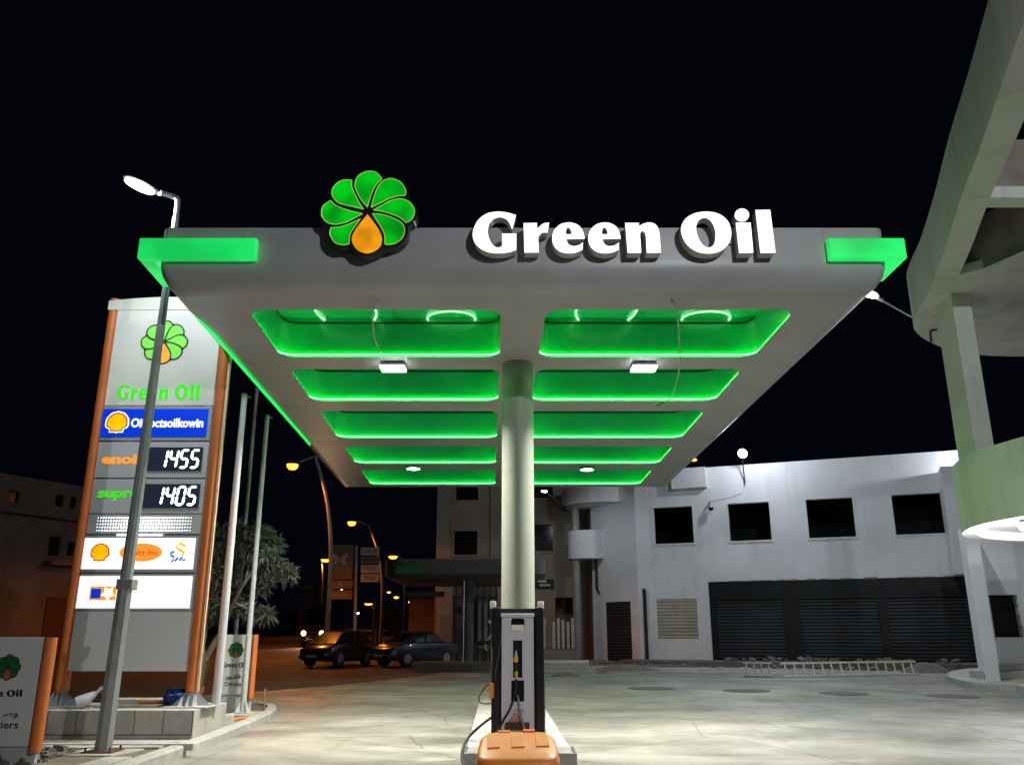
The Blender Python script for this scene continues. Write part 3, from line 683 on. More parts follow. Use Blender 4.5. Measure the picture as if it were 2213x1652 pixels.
m_ = MB(); m_.tube(catm([p7(432, 1188, PY + .1), p7(330, 1262, PY - .2), p7(235, 1345, PY - .6), p7(170, 1425, PY - 1.0), p7(140, 1500, PY - 1.4), p7(132, 1580, PY - 1.8), p7(150, 1660, PY - 2.1), p7(190, 1730, PY - 2.3)], 8), .018, 8); m_.build('hose', 'rubber', pump, smooth=60)
m_ = MB(); m_.tube(catm([p7(505, 400, PY - .01), p7(478, 600, PY - .02), p7(450, 760, PY - .02), p7(438, 860, PY - .03)], 6), .004, 5); m_.tube(catm([p7(412, 540, PY - .03), p7(412, 700, PY - .03), p7(385, 795, PY - .05)], 6), .006, 5); m_.build('cable', 'galvanized', pump)
m_ = MB(); m_.box(p7(388, 950).x, p7(432, 950).x, PY - .02, PY + .12, zz(1022), zz(882)); m_.build('orange_handle', 'orange_plastic', pump, bevel=.012)
m_ = MB(); m_.box(xx(610), xx(712), PY - .0285, PY - .0255, zz(1152), zz(1122)); m_.build('sticker', 'shutter_cream', pump)
m_ = MB(); m_.add([(xx(565), PY - .0275, zz(1246)), (xx(690), PY - .0275, zz(1246)), (xx(660), PY - .0275, zz(1160)), (xx(612), PY - .0275, zz(1160))], [(0, 1, 2, 3)]); m_.build('sticker', 'sticker', pump)
m_ = MB(); m_.box(xx(540), xx(762), PY - .06, PY - .026, zz(1320), zz(1248)); m_.build('red_box', 'rust', pump, bevel=.006)

# sand bin with an orange lid at the island's nose
BYr, BYf = 9.35, 8.55
zr = atY(1106, 1580, BYr).z; zf = atY(1106, 1641, BYf).z
bx0, bx1 = atY(1026.5, 1620, 8.75).x, atY(1211.5, 1620, 8.75).x
bc = (bx0 + bx1) / 2; bw = (bx1 - bx0) / 2
bn = thing('sand_bin', (bc, (BYr + BYf) / 2, 0), 'wide plastic bin with a bulging orange lid standing before the pump island', 'bin')
def superell(w, d, e, z, cy, n=40, slope=0):
    out = []
    for k in range(n):
        a = 2 * math.pi * k / n; cx_, sy = math.cos(a), math.sin(a)
        x = abs(cx_) ** (2 / e) * math.copysign(1, cx_) * w; y = abs(sy) ** (2 / e) * math.copysign(1, sy) * d
        x *= 1 - .08 * (y / d + 1) / 2
        out.append((bc + x, cy + y, z + slope * (y / d)))
    return out
cyb = (BYr + BYf) / 2; zm = (zr + zf) / 2; sl = (zr - zf) / 2; dd = (BYr - BYf) / 2
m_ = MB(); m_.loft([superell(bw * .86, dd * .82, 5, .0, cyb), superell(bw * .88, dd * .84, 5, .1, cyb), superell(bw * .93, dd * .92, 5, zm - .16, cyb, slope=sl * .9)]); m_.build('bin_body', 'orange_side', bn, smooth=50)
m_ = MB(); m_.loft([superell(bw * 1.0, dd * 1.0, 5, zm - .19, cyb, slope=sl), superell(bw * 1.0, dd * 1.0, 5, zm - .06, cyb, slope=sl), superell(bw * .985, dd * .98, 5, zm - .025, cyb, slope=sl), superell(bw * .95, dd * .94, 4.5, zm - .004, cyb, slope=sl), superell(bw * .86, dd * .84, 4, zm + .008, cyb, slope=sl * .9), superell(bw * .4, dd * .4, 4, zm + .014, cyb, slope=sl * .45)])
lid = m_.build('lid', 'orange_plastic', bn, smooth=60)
def lidp(x, y, Y): return p7(x, y, Y)
lz = lambda y_: zm + sl * (y_ - cyb) / dd
def on_lid(x, y):
    u, v = (1050 + x / 4.01) * .92167, (1380 + y / 4.01) * .92167; a_, b_ = ray(u, v); k = sl / dd
    Y = (zm + .012 - k * cyb - H) / (b_ - k); return Vector((a_ * Y, Y, H + b_ * Y))
for q4 in (((368, 1365), (478, 1355), (486, 1494), (370, 1498)), ((585, 1352), (700, 1352), (725, 1486), (596, 1492)), ((816, 1350), (925, 1356), (952, 1478), (828, 1482))):
    P4 = [on_lid(*q) for q in q4]
    m_ = MB(); m_.hexa([p + Vector((0, 0, -.02)) for p in P4[::-1]] + [p + Vector((0, 0, .012)) for p in P4[::-1]]); m_.build('lid_rib', 'orange_plastic', lid, bevel=.005)
for q4 in (((472, 1328), (584, 1326), (584, 1344), (472, 1346)), ((705, 1318), (816, 1318), (816, 1336), (705, 1337))):
    P4 = [on_lid(*q) for q in q4]
    m_ = MB(); m_.hexa([p + Vector((0, 0, -.02)) for p in P4[::-1]] + [p + Vector((0, 0, .006)) for p in P4[::-1]]); m_.build('lid_slot', 'orange_side', lid, bevel=.003)

# ------------------------------------------------------------------ price totem
TY = 14.0
def T(u, v): return atY(u, v, TY)
xa, xb = -5.0, 5.0
def vz(v): return T(300, v).z
zb0, ztp = .54, vz(645)
# the panel's edges on the ground print row 1449 and near its top
pxl = (T(150, 1440).x + T(250, 690).x) / 2; pxr = (T(405, 1440).x + T(474, 720).x) / 2
tot = thing('price_totem', ((pxl + pxr) / 2, TY, .54), 'tall grey fuel price totem with orange side posts and two lit prices', 'sign')
pw = .20
for x0 in (pxl - pw, pxr):
    m_ = MB(); zl = vz(1494)
    prof = [(x0 + pw / 2 + pw / 2 * math.cos(R(a)), TY + .10 + .13 * math.sin(R(a))) for a in range(0, 360, 20)]
    m_.loft([[(x, y, zl) for x, y in prof], [(x, y, ztp) for x, y in prof]]); m_.build('side_post', 'orange_paint', tot, smooth=40)
m_ = MB(); m_.box(pxr + pw - .012, pxr + pw + .022, TY + .0, TY + .03, vz(1494), ztp); m_.build('light_stripe', 'cream_stripe', tot)
MT = Matrix.Translation((0, TY, 0))
def panel(name, v0, v1, material, d0=-.02, d1=.2, x0=None, x1=None, bev=.008):
    m_ = MB(); m_.box(pxl if x0 is None else x0, pxr if x1 is None else x1, TY + d0, TY + d1, vz(v1), vz(v0)); return m_.build(name, material, tot, bevel=bev)
# curved crown
m_ = MB(); n = 14
bot = [(pxl - pw + .03 + (pxr - pxl + 2 * pw - .06) * k / n) for k in range(n + 1)]
front = [(x, TY - .03, vz(670)) for x in bot] ; top = [(x, TY - .03, ztp - .05 + .07 * math.sin(math.pi * k / n)) for k, x in enumerate(bot)]
o_ = len(m_.v); m_.add(front + top + [(x, y + .24, z) for x, y, z in front] + [(x, y + .24, z) for x, y, z in top], [])
q = n + 1
for k in range(n):
    m_.f += [(k, k + 1, q + k + 1, q + k), (2 * q + k + 1, 2 * q + k, 3 * q + k, 3 * q + k + 1), (q + k, q + k + 1, 3 * q + k + 1, 3 * q + k), (k + 1, k, 2 * q + k, 2 * q + k + 1)]; m_.mi += [0] * 4
m_.f += [(0, q, 3 * q, 2 * q), (n, 2 * q + n, 3 * q + n, q + n)]; m_.mi += [0, 0]
m_.build('crown_panel', 'sign_glow', tot)
pn = panel('emblem_panel', 671, 876, 'sign_glow')
eL, eR = T(290, 742).x, T(421, 742).x
flat_emblem(MT, (eL + eR) / 2, vz(739), (eR - eL) / 2 * .93, pn, 'print_black', 'glow_lightgreen', 'glow_orange', y=-.024)
flat_lettering(MT, T(254, 850).x, T(433, 850).x, vz(864), vz(829), pn, 'glow_letter_green', y=-.024)
pn = panel('brand_panel', 878, 952, 'sign_frame')
m_ = MB(); m_.box(T(221, 915).x, T(449, 915).x, TY - .03, TY - .01, vz(944), vz(884)); m_.build('lit_face', 'glow_blue', pn)
def shell_shape(cx, cz, r, s=1.0):
    pts = []
    for k in range(0, 29):
        a = R(-28 + 236 * k / 28); rr = r * (1.0 + .035 * abs(math.sin(k * math.pi / 4))) * s
        pts.append((cx + rr * math.cos(a), cz + rr * math.sin(a)))
    pts += [(cx - .62 * r * s, cz - .55 * r * s), (cx - .60 * r * s, cz - .86 * r * s), (cx - .15 * r * s, cz - .84 * r * s), (cx, cz - .92 * r * s), (cx + .15 * r * s, cz - .84 * r * s), (cx + .60 * r * s, cz - .86 * r * s), (cx + .62 * r * s, cz - .55 * r * s)]
    return [Vector(p) for p in pts]
def shell_logo(cx, cz, r, parent, back=None):
    if back: flat('shell_border', [shell_shape(cx, cz, r, 1.13)], MT, back, parent, .004, -.032)
    flat('shell_outline', [shell_shape(cx, cz, r, 1.0)], MT, 'glow_red', parent, .004, -.036)
    flat('shell_face', [shell_shape(cx, cz, r, .86)], MT, 'glow_yellow', parent, .004, -.040)
    m_ = MB()
    for k in range(7):
        a = R(90 + (k - 3) * 24); 
        m_.add([(cx + .05 * r * math.cos(a) , TY - .0435, cz - .35 * r + .2 * r * math.sin(a)), (cx + .86 * r * math.cos(a + .03), TY - .0435, cz + .86 * r * math.sin(a + .03)), (cx + .86 * r * math.cos(a - .03), TY - .0435, cz + .86 * r * math.sin(a - .03))], [(0, 1, 2)])
    m_.build('shell_rib', 'glow_red', parent, fix=False)
shell_logo(T(255, 914).x, vz(914), .175, pn, 'glow_white')
text_fit('brand_text', 'Oiil-bctsoilkowin', MT @ Matrix.Translation((0, -.034, 0)), T(285, 914).x, T(441, 914).x, vz(924), vz(904), 'glow_white', pn, bold=.03)
for (v0, v1, word, mt, wu0, wu1, wv0, wv1, du0, du1, dv0, dv1, num) in ((955, 1032, 'enoil', 'glow_orange', 220, 303, 1003, 981, 318, 438, 967, 1017, '1455'), (1035, 1109, 'supre', 'glow_letter_green', 210, 300, 1082, 1060, 308, 432, 1046, 1097, '1405')):
    pn = panel('price_panel', v0, v1, 'sign_grey')
    text_fit('fuel_name', word, MT @ Matrix.Translation((0, -.026, 0)), T(wu0, wv0).x, T(wu1, wv0).x, vz(wv0), vz(wv1), mt, pn, bold=.04)
    m_ = MB(); X0, X1, Z0, Z1 = T(du0, dv0 + 25).x, T(du1, dv0 + 25).x, vz(dv1), vz(dv0); m_.box(X0, X1, TY - .045, TY, Z0, Z1); ds = m_.build('price_display', 'display_black', pn)
    hgt = (Z1 - Z0) * .74; wd = hgt * .40; zc = (Z0 + Z1) / 2; th_ = .038
    SEG = {'1': 'bc', '4': 'fgbc', '5': 'afgcd', '0': 'abcdef'}
    for k, ch in enumerate(num):
        cx = X0 + (X1 - X0) * (.305 + .19 * k) ; m_ = MB()
        P = {'a': ((-1, 1), (1, 1)), 'b': ((1, 1), (1, 0)), 'c': ((1, 0), (1, -1)), 'd': ((-1, -1), (1, -1)), 'e': ((-1, 0), (-1, -1)), 'f': ((-1, 1), (-1, 0)), 'g': ((-1, 0), (1, 0))}
        for sgm in SEG[ch]:
            (x0, y0), (x1, y1) = P[sgm]
            f = lambda x, y: Vector((cx + x * wd / 2 + y * hgt * .055, TY - .048, zc + y * hgt / 2))
            A, B = f(x0, y0), f(x1, y1); dv = (B - A).normalized(); A += dv * .018; B -= dv * .018; nn = Vector((-dv.z, 0, dv.x)) * th_ / 2
            m_.add([A + nn * .2 - dv * .012, A + nn + dv * .01, B + nn - dv * .01, B + nn * .2 + dv * .012, B - nn * .2 + dv * .012, B - nn - dv * .01, A - nn + dv * .01, A - nn * .2 - dv * .012], [(0, 1, 2, 3, 4, 5, 6, 7)])
        m_.build('digit', 'digit_white', ds, fix=False)
pn = panel('perforated_panel', 1111, 1153, 'sign_grey')
m_ = MB()
for rw in range(5):
    for k in range(36):
        u = (k + .5) / 36; rad = .0045 + .0115 * math.sin(math.pi * u) ** .6
        cx = pxl + .14 + (pxr - pxl - .28) * u; cz = vz(1149) + (vz(1115) - vz(1149)) * (rw + .5) / 5
        m_.add([(cx + rad * math.cos(w * math.pi / 4), TY - .024, cz + rad * math.sin(w * math.pi / 4)) for w in range(8)], [tuple(range(8))])
tag(m_.build('light_dots', 'digit_white', pn, fix=False), kind='stuff')
m_ = MB(); m_.box(pxl + .5, pxr - .6, TY - .03, TY - .022, vz(1156.5), vz(1154.5)); m_.build('light_slot', 'digit_white', pn)
pn = panel('brand_panel', 1156, 1236, 'sign_frame')
m_ = MB(); m_.box(T(181, 1195).x, T(421, 1195).x, TY - .03, TY - .01, vz(1229), vz(1162)); m_.build('lit_face', 'glow_white', pn)
shell_logo(T(218, 1196).x, vz(1194), .15, pn)
cx, cz = T(306, 1195).x, vz(1193); hw = (T(352, 1195).x - T(260, 1195).x) / 2
flat('lit_oval', [[(cx + hw * math.cos(a * math.pi / 18), cz + .145 * math.sin(a * math.pi / 18)) for a in range(36)]], MT, 'glow_orange', pn, .004, -.034)
text_fit('brand_text', 'CaBlct-Inu', MT @ Matrix.Translation((0, -.038, 0)), cx - hw * .78, cx + hw * .78, vz(1199), vz(1187), 'glow_red', pn, bold=.0)
cx, cz = T(387, 1195).x, vz(1193)
m_ = MB(); m_.tube([(cx + .10, TY - .036, cz + .10), (cx + .0, TY - .036, cz + .15), (cx - .05, TY - .036, cz + .08), (cx + .02, TY - .036, cz + .04), (cx + .09, TY - .036, cz + .0), (cx + .06, TY - .036, cz - .05)], .022, 6, squash=.3); m_.build('logo_swirl', 'glow_yellow', pn)
m_ = MB()
for k, (dx, dz, w, a) in enumerate(((-.10, -.0, .05, .5), (-.09, -.06, .05, -.5), (-.02, -.11, .05, .9), (.05, -.10, .05, .9), (.10, -.12, .04, .4), (-.08, -.13, .04, .9))): m_.obox((cx + dx, TY - .034, cz + dz), (w * 1.5, .004, w * .7), 0, 0, -a)
m_.build('logo_drop', 'glow_sky', pn)
pn = panel('advert_panel', 1239, 1318, 'sign_frame')
m_ = MB(); m_.box(T(170, 1278).x, T(414, 1278).x, TY - .03, TY - .01, vz(1313), vz(1244)); m_.build('lit_face', 'glow_white', pn)
m_ = MB(); m_.box(T(196, 1280).x, T(253, 1280).x, TY - .036, TY - .03, vz(1296), vz(1266)); m_.build('printed_card', 'glow_orange', pn, bevel=.003)
m_ = MB(); m_.box(T(199, 1280).x, T(220, 1280).x, TY - .040, TY - .036, vz(1292), vz(1271)); m_.build('printed_square', 'glow_blue', pn)
cx, cz = T(236, 1280).x, vz(1281)
flat('printed_star', [[(cx + .12 * (1 if k % 2 else .55) * math.cos(k * math.pi / 5 + .3), cz + .12 * (1 if k % 2 else .55) * math.sin(k * math.pi / 5 + .3)) for k in range(10)]], MT, 'glow_white', pn, .004, -.041)
panel('blank_panel', 1320, 1449, 'sign_grey')
m_ = MB(); m_.box(pxl - .02, pxr + .02, TY + .03, TY + .22, vz(1449), vz(672)); m_.build('backing', 'sign_frame', tot)
for x0 in (pxl - pw, pxr):
    cx = x0 + pw / 2
    m_ = MB(); m_.box(cx - .34, cx + .34, TY - .24, TY + .36, .54, .56); m_.cyl((cx, TY + .1, .56), (cx, TY + .1, vz(1494) + .02), .075, n=16)
    for dx, dy in ((-.3, 0), (.3, 0), (0, -.28), (-.12, -.28), (.12, -.28)):
        a0 = Vector((cx + (dx if dy == 0 else dx), TY + .1 + dy, .56)); 
        m_.add([a0, a0 + Vector((0, .006, 0)), (cx + (math.copysign(.09, dx) if dy == 0 else dx * .6), TY + .1 + (dy * .3 if dy else 0), .56), (cx + (math.copysign(.07, dx) if dy == 0 else dx * .6), TY + .1 + (dy * .3 if dy else 0), vz(1492))], [(0, 2, 3)])
    m_.build('base_flange', 'pole_white', tot)
tr_ = MB(); tr_.box(pxl - pw + .02, pxl - pw + .10, TY + .06, TY + .12, vz(1494), vz(1449)); 

# concrete plinth of the totem
PF = 13.5
def plx(u, v, Y): return atY(u, v, Y).x
x0, x1 = atY(76, 1533, PF).x - .6, -4.71
pth = MB(); pth.hexa([(x0, PF, .08), (x1, PF, .08), (x1, PF + 1.5, .08), (x0, PF + 1.5, .08), (x0, PF, .54), (x1, PF, .54), (x1, PF + 1.5, .54), (x0, PF + 1.5, .54)])
plo = tag(pth.build('sign_plinth', 'concrete', bevel=.012), 'long low concrete plinth of tiled faces under the price totem', 'plinth')
m_ = MB()
for k in range(9): m_.box(x1 - .02 - k * .43, x1 - .012 - k * .43, PF - .004, PF, .2, .535)
m_.box(x0, x1 - .01, PF - .004, PF, .195, .205)
m_.build('tile_joint', 'void_dark', plo)
m_ = MB(); m_.box(x0 + .3, x1 - .05, PF - .30, PF - .005, .08, .135); m_.build('plinth_step', 'kerb_concrete', plo, bevel=.01)
m_ = MB(); m_.box(-5.0, -4.72, 15.03, 15.5, .08, .33)
tag(m_.build('concrete_block', 'concrete', bevel=.01), 'small square concrete block at the right end of the plinth', 'concrete block')
m_ = MB(); m_.box(pxl + .35, pxr - .1, TY + .55, TY + .95, .54, .62); tag(m_.build('duct_cover', 'concrete', bevel=.01), 'flat grey slab lying behind the totem feet', 'slab')
# clutter on the plinth
t = thing('ground_spotlight', (T(205, 1500).x, TY - .25, .54), 'white round spotlight lying on the plinth under the totem', 'spotlight')
q = T(205, 1503); m_ = MB(); cxs, czs = q.x, .67
m_.tube([(cxs - .12, TY - .3, .62), (cxs + .0, TY - .25, .68), (cxs + .10, TY - .2, .76)], [.095, .085, .04], 16); m_.build('spotlight_shell', 'pole_white', t, smooth=50)
m_ = MB(); m_.tube([(cxs + .08, TY - .2, .74), (cxs + .17, TY - .15, .84)], [.02, .035], 8); m_.box(cxs - .08, cxs + .1, TY - .3, TY - .14, .54, .56); m_.build('spotlight_foot', 'pole_white', t)
m_ = MB()
for k in range(7):
    m_.tube(catm([(T(375, 1500).x + random.uniform(-.22, .22), TY + .35 + random.uniform(-.2, .2), .60 + k * .02) for _ in range(4)], 5), random.uniform(.05, .09), 7)
tag(m_.build('blue_cloth_bundle', 'blue_cloth', smooth=60), 'crumpled blue cloth heaped beside the right foot of the totem', 'cloth')
m_ = MB(); bx = T(330, 1500).x
for (a_, b_) in (((-.35, 0, .56), (.45, .1, .56)), ((-.35, .25, .56), (.45, .3, .56)), ((.45, .1, .56), (.55, .15, .78)), ((.45, .3, .56), (.55, .3, .78)), ((-.35, 0, .56), (-.35, .25, .56)), ((.1, 0, .58), (.5, .1, .76))): m_.tube([(bx + a_[0], TY + .35 + a_[1], a_[2] + .02), (bx + b_[0], TY + .35 + b_[1], b_[2] + .02)], .022, 6)
tag(m_.build('metal_barrow_frame', 'orange_paint'), 'rusty orange tubular frame lying behind the totem', 'barrow')

# ------------------------------------------------------------------ small directional signs
def small_sign(Y, u_l, u_r, v_t, v_b, label, words, foot, mirror=False):
    a = atY(u_l, v_b, Y).x; b = atY(u_r, v_b, Y).x; z0 = atY(u_l, v_b, Y).z; z1_ = atY(u_l, v_t, Y).z
    w = b - a; t = thing('directional_sign', ((a + b) / 2, Y, foot), label, 'sign', 'low directional signs')
    m_ = MB(); m_.box(a, b - .15 * w / 1.0, Y, Y + .10, z0, z1_); m_.build('sign_panel', 'sign_grey', t, bevel=.006)
    m_ = MB(); cx = b - .075 * w; prof = [(cx + .078 * w * math.cos(R(q)), Y + .05 + .09 * math.sin(R(q))) for q in range(0, 360, 20)]
    m_.loft([[(x, y, z0 - .06) for x, y in prof], [(x, y, z1_) for x, y in prof]]); m_.build('side_post', 'orange_paint', t, smooth=40)
    m_ = MB(); m_.box(a + .06, b - .04, Y + .02, Y + .09, foot, z0); m_.build('foot_plate', 'pole_white', t, bevel=.004)
    return t, a, b - .15 * w, z0, z1_
SLY = 10.9
a = atY(95, 1377, SLY); t, sa, sb, sz0, sz1 = small_sign(SLY, -78, 84, 1376, 1612, 'leftmost low white directional sign with orange post cut by the frame', None, .15)
MS = Matrix.Translation((0, SLY, 0)); fx = lambda u, v: atY(u, v, SLY).x; fz = lambda v: atY(40, v, SLY).z
flat_emblem(MS, fx(18, 1437), fz(1440), (fx(51, 1437) - fx(18, 1437)) * 1.0, t, 'print_black', 'dark_green', 'dull_orange', y=-.003, th=.004)
flat_lettering(MS, fx(-62, 1500), fx(48, 1500), fz(1504), fz(1488), t, 'print_black', y=-.003, th=.003)
text_fit('sign_text', '\ufedf\ufe90  \ufebb\ufeee', MS @ Matrix.Translation((0, -.003, 0)), fx(-40, 1545), fx(41, 1545), fz(1551), fz(1532), 'print_black', t, bold=.008, th=.002)
text_fit('sign_text', 'Quartiers', MS @ Matrix.Translation((0, -.003, 0)), fx(-62, 1570), fx(39, 1570), fz(1576), fz(1556), 'print_black', t, bold=.01, th=.002)
SRY = 17.2
t, sa, sb, sz0, sz1 = small_sign(SRY, 470, 546, 1370, 1500, 'small white directional sign with flower emblem behind the flagpoles', None, .2)
MS = Matrix.Translation((0, SRY, 0)); fx = lambda u, v: atY(u, v, SRY).x; fz = lambda v: atY(510, v, SRY).z
flat_emblem(MS, fx(510, 1403), fz(1403), fx(530, 1403) - fx(510, 1403), t, 'print_black', 'dark_green', 'dull_orange', y=-.003, th=.004)
flat_lettering(MS, fx(481, 1437), fx(531, 1437), fz(1441), fz(1429), t, 'print_black', y=-.003, th=.003)
text_fit('sign_text', '\ufeee\ufed7', MS @ Matrix.Translation((0, -.003, 0)), fx(487, 1463), fx(520, 1463), fz(1468), fz(1455), 'print_black', t, bold=.008, th=.002)
text_fit('sign_text', 'Déviés', MS @ Matrix.Translation((0, -.003, 0)), fx(486, 1477), fx(521, 1477), fz(1481), fz(1472), 'print_black', t, bold=.01, th=.002)
m_ = MB(); m_.box(atY(468, 1510, SRY).x, atY(555, 1510, SRY).x, SRY - .25, SRY + .4, .08, .21); tag(m_.build('sign_footing', 'pole_grey', bevel=.01), 'flat grey footing under the small directional sign', 'footing')

# ------------------------------------------------------------------ street lamp with a white LED head
LY = 12.15
lx = atY(222, 1622, LY).x
L0 = Vector((lx, LY, .14)); lxt = atY(380, 470, LY).x
lamp = thing('street_lamp', L0, 'tall grey street lamp with a dazzling white head before the totem', 'street lamp')
zt = atY(380, 470, LY).z
lean = lambda z: lx + (lxt - lx) * (z - .2) / (zt - .2)
zc_ = atY(350, 1262, LY).z
m_ = MB(); m_.tube([L0, Vector((lean(1.2), LY, 1.2)), Vector((lean(zc_), LY, zc_))], [.115, .11, .10], 8); m_.build('lower_pole', 'pole_grey', lamp, smooth=25)
m_ = MB(); m_.tube([(lean(zc_), LY, zc_), (lean(zc_ + .06), LY, zc_ + .06), (lxt, LY, zt)], [.095, .085, .05], 10); m_.build('upper_pole', 'pole_grey', lamp, smooth=35)
m_ = MB(); m_.obox((lean(zc_) + .02, LY, zc_), (.22, .20, .14)); m_.build('pole_clamp', 'pole_grey', lamp, bevel=.01)
head = atY(308, 402, LY - .25); lx0 = lx; lx = lxt
m_ = MB(); m_.tube(catm([(lx, LY, zt - .03), (lx, LY, zt + .22), (lx - .02, LY, zt + .33), (lx - .12, LY - .03, zt + .37), tuple(atY(345, 416, LY - .2))], 6), [.045] * 25, 8); m_.build('arm', 'galvanized', lamp, smooth=50)
hd = (head - atY(345, 416, LY - .2)).normalized()
def lamp_head(parent, p, d, ln, w, mat_l, mat_h='galvanized', name='lamp_head', tilt=0.0, lens_r=1.0):
    """flat tapered luminaire along direction d with its lens below"""
    d = d.normalized(); sd = d.cross(Vector((0, 0, 1))).normalized(); up = sd.cross(d)
    prof = [(-.5, .25, .5), (-.35, .62, .8), (0, 1, 1), (.35, .85, .9), (.5, .4, .4)]
    rings = []
    for t_, ww, hh in prof:
        c_ = p + d * (t_ * ln); rings.append([c_ + sd * (w * .5 * ww * math.cos(k * math.pi / 6)) + up * (w * .16 * hh * (math.sin(k * math.pi / 6) if k < 6 else .35 * math.sin(k * math.pi / 6))) for k in range(12)])
    m_ = MB(); m_.loft(rings); ho = m_.build(name, mat_h, parent, smooth=50)
    m_ = MB(); c0 = p + d * (ln * .06) - up * (w * .075)
    m_.loft([[c0 + d * (ln * .40 * lens_r * math.cos(k * math.pi / 9)) + sd * (w * .42 * lens_r * math.sin(k * math.pi / 9)) - up * q for k in range(18)] for q in (0, w * .05)] + [[c0 + d * (ln * .25 * lens_r * math.cos(k * math.pi / 9)) + sd * (w * .26 * lens_r * math.sin(k * math.pi / 9)) - up * w * .09 for k in range(18)]])
    m_.build('lens', mat_l, ho, smooth=60)
    return c0 - up * w * .14
lp = lamp_head(lamp, head, hd + Vector((0, -.25, 0)), .58, .33, 'lamp_white'); lx = lx0
light('SPOT', lp + Vector((0, 0, -.03)), 480, (.80, .88, 1), lamp, (lx + 2.0, 13.5, 2.5), .12, 165, .6)
m_ = MB(); q8 = [(lx - .36, LY - .36), (lx + .28, LY - .36), (lx + .42, LY + .32), (lx - .36, LY + .32)]; m_.hexa([(*q, 0) for q in q8] + [(*q, .135) for q in q8])
fo = tag(m_.build('lamp_footing', 'concrete', bevel=.012), 'square concrete footing under the tall street lamp', 'footing')
m_ = MB(); m_.box(lx - .2, lx + .2, LY - .2, LY + .2, .136, .15)
for dx in (-.16, .16):
    for dy in (-.16, .16): m_.cyl((lx + dx, LY + dy, .15), (lx + dx, LY + dy, .20), .014, n=8)
m_.build('base_plate', 'rust', lamp)

# flagpoles
for (u, v, zb_, ut, vt, r0, r1, lab, foot) in ((466, 1503, .5, 532, 855, .072, .05, 'nearest white flagpole at the right end of the plinth', 0), (524, 1527, .30, 576, 900, .055, .045, 'white flagpole with a flanged foot beside the orange cable', 1), (497, 1500, .3, 560, 840, .05, .04, 'rear grey flagpole partly hidden behind the tree', 2)):
    if foot == 2: b0 = Vector((atY(497, 1500, 19.5).x, 19.5, .1))
    elif foot == 1: b0 = Vector((-5.02, 16.95, .22))
    else: b0 = Vector((atz(466, 1523, .54).x, atz(466, 1523, .54).y, .54))
    tz = atY(ut, vt, b0.y).z
    t = thing('flagpole', b0, lab, 'flagpole', 'three bare flagpoles')
    m_ = MB(); m_.tube([b0, Vector((b0.x, b0.y, tz))], [r0, r1], 14); m_.build('pole', 'pole_white' if foot != 2 else 'pole_grey', t, smooth=40)
    m_ = MB(); m_.tube([(b0.x, b0.y, tz), (b0.x, b0.y, tz + .04)], [r1 * 1.2, r1 * .9], 12); m_.obox((b0.x + r1 + .02, b0.y, tz - .02), (.08, .02, .03)); m_.build('cap', 'pole_grey', t)
    if foot == 1:
        m_ = MB(); m_.box(b0.x - .16, b0.x + .16, b0.y - .16, b0.y + .16, b0.z, b0.z + .015)
        for q in range(4):
            a_ = q * math.pi / 2 + .78; m_.add([(b0.x + .05 * math.cos(a_), b0.y + .05 * math.sin(a_), b0.z + .22), (b0.x + .16 * math.cos(a_), b0.y + .16 * math.sin(a_), b0.z + .015), (b0.x + .04 * math.cos(a_), b0.y + .04 * math.sin(a_), b0.z + .015)], [(0, 1, 2)])
        m_.build('base_flange', 'pole_white', t)
        m_ = MB(); m_.box(b0.x - .25, b0.x + .25, b0.y - .42, b0.y + .35, .08, b0.z); tag(m_.build('flagpole_footing', 'concrete', bevel=.012), 'concrete footing of the flanged flagpole inside the kerb', 'footing')
        F1 = b0
m_ = MB(); m_.tube(catm([(F1.x - .3, F1.y - 1.0, .14), (F1.x - .02, F1.y - .75, .15), (F1.x + .22, F1.y - .5, .18), (F1.x + .36, F1.y - .1, .18), (F1.x + .36, F1.y + .6, .2), (F1.x + .1, F1.y + 1.0, .14)], 6), .024, 7)
tag(m_.build('orange_conduit', 'orange_hose', smooth=60), 'orange corrugated cable curling round the flagpole footing', 'cable')
m_ = MB(); m_.tube([(F1.x + .27, F1.y + .5, .12), (F1.x + .25, F1.y + .5, .62)], .02, 6); tag(m_.build('survey_stake', 'wood'), 'short wooden stake upright inside the kerb corner', 'stake')

# ------------------------------------------------------------------ tree behind the totem
def leaf_cluster(mb, c0, axis, n, ln, wd, rnd):
    axis = axis.normalized()
    for k in range(n):
        d = (axis * rnd.uniform(-.15, 1.0) + Vector((rnd.gauss(0, 1), rnd.gauss(0, 1), rnd.gauss(0, 1))).normalized() * .95).normalized()
        s_ = d.cross(Vector((rnd.gauss(0, 1), rnd.gauss(0, 1), rnd.gauss(0, 1)))).normalized(); L_ = ln * rnd.uniform(.6, 1.15); w = wd * rnd.uniform(.7, 1.2)
        n_ = s_.cross(d); a = c0 + d * L_ * .08; m1 = c0 + d * L_ * .5 + n_ * L_ * .03; tip = c0 + d * L_ - Vector((0, 0, L_ * .18)) + n_ * -.02
        mb.add([a, m1 + s_ * w, tip, m1 - s_ * w, m1 - n_ * w * .35], [(0, 1, 4), (1, 2, 4), (2, 3, 4), (3, 0, 4)])
rnd = random.Random(11)
TRY = 17.6
def tp(u, v, dy=0): return atY(u, v, TRY + dy)
tree = thing('oleander_tree', (tp(428, 1508).x, TRY, .1), 'leafy tree with long narrow leaves and forked pale trunk behind the totem', 'tree')
tk = MB()
base = tp(426, 1515); fork = tp(442, 1425)
tk.tube(catm([base, tp(432, 1470), fork], 6), [.13, .12, .115, .11, .105, .10, .10, .10, .10, .10, .10, .10, .11], 9)
limbs = []
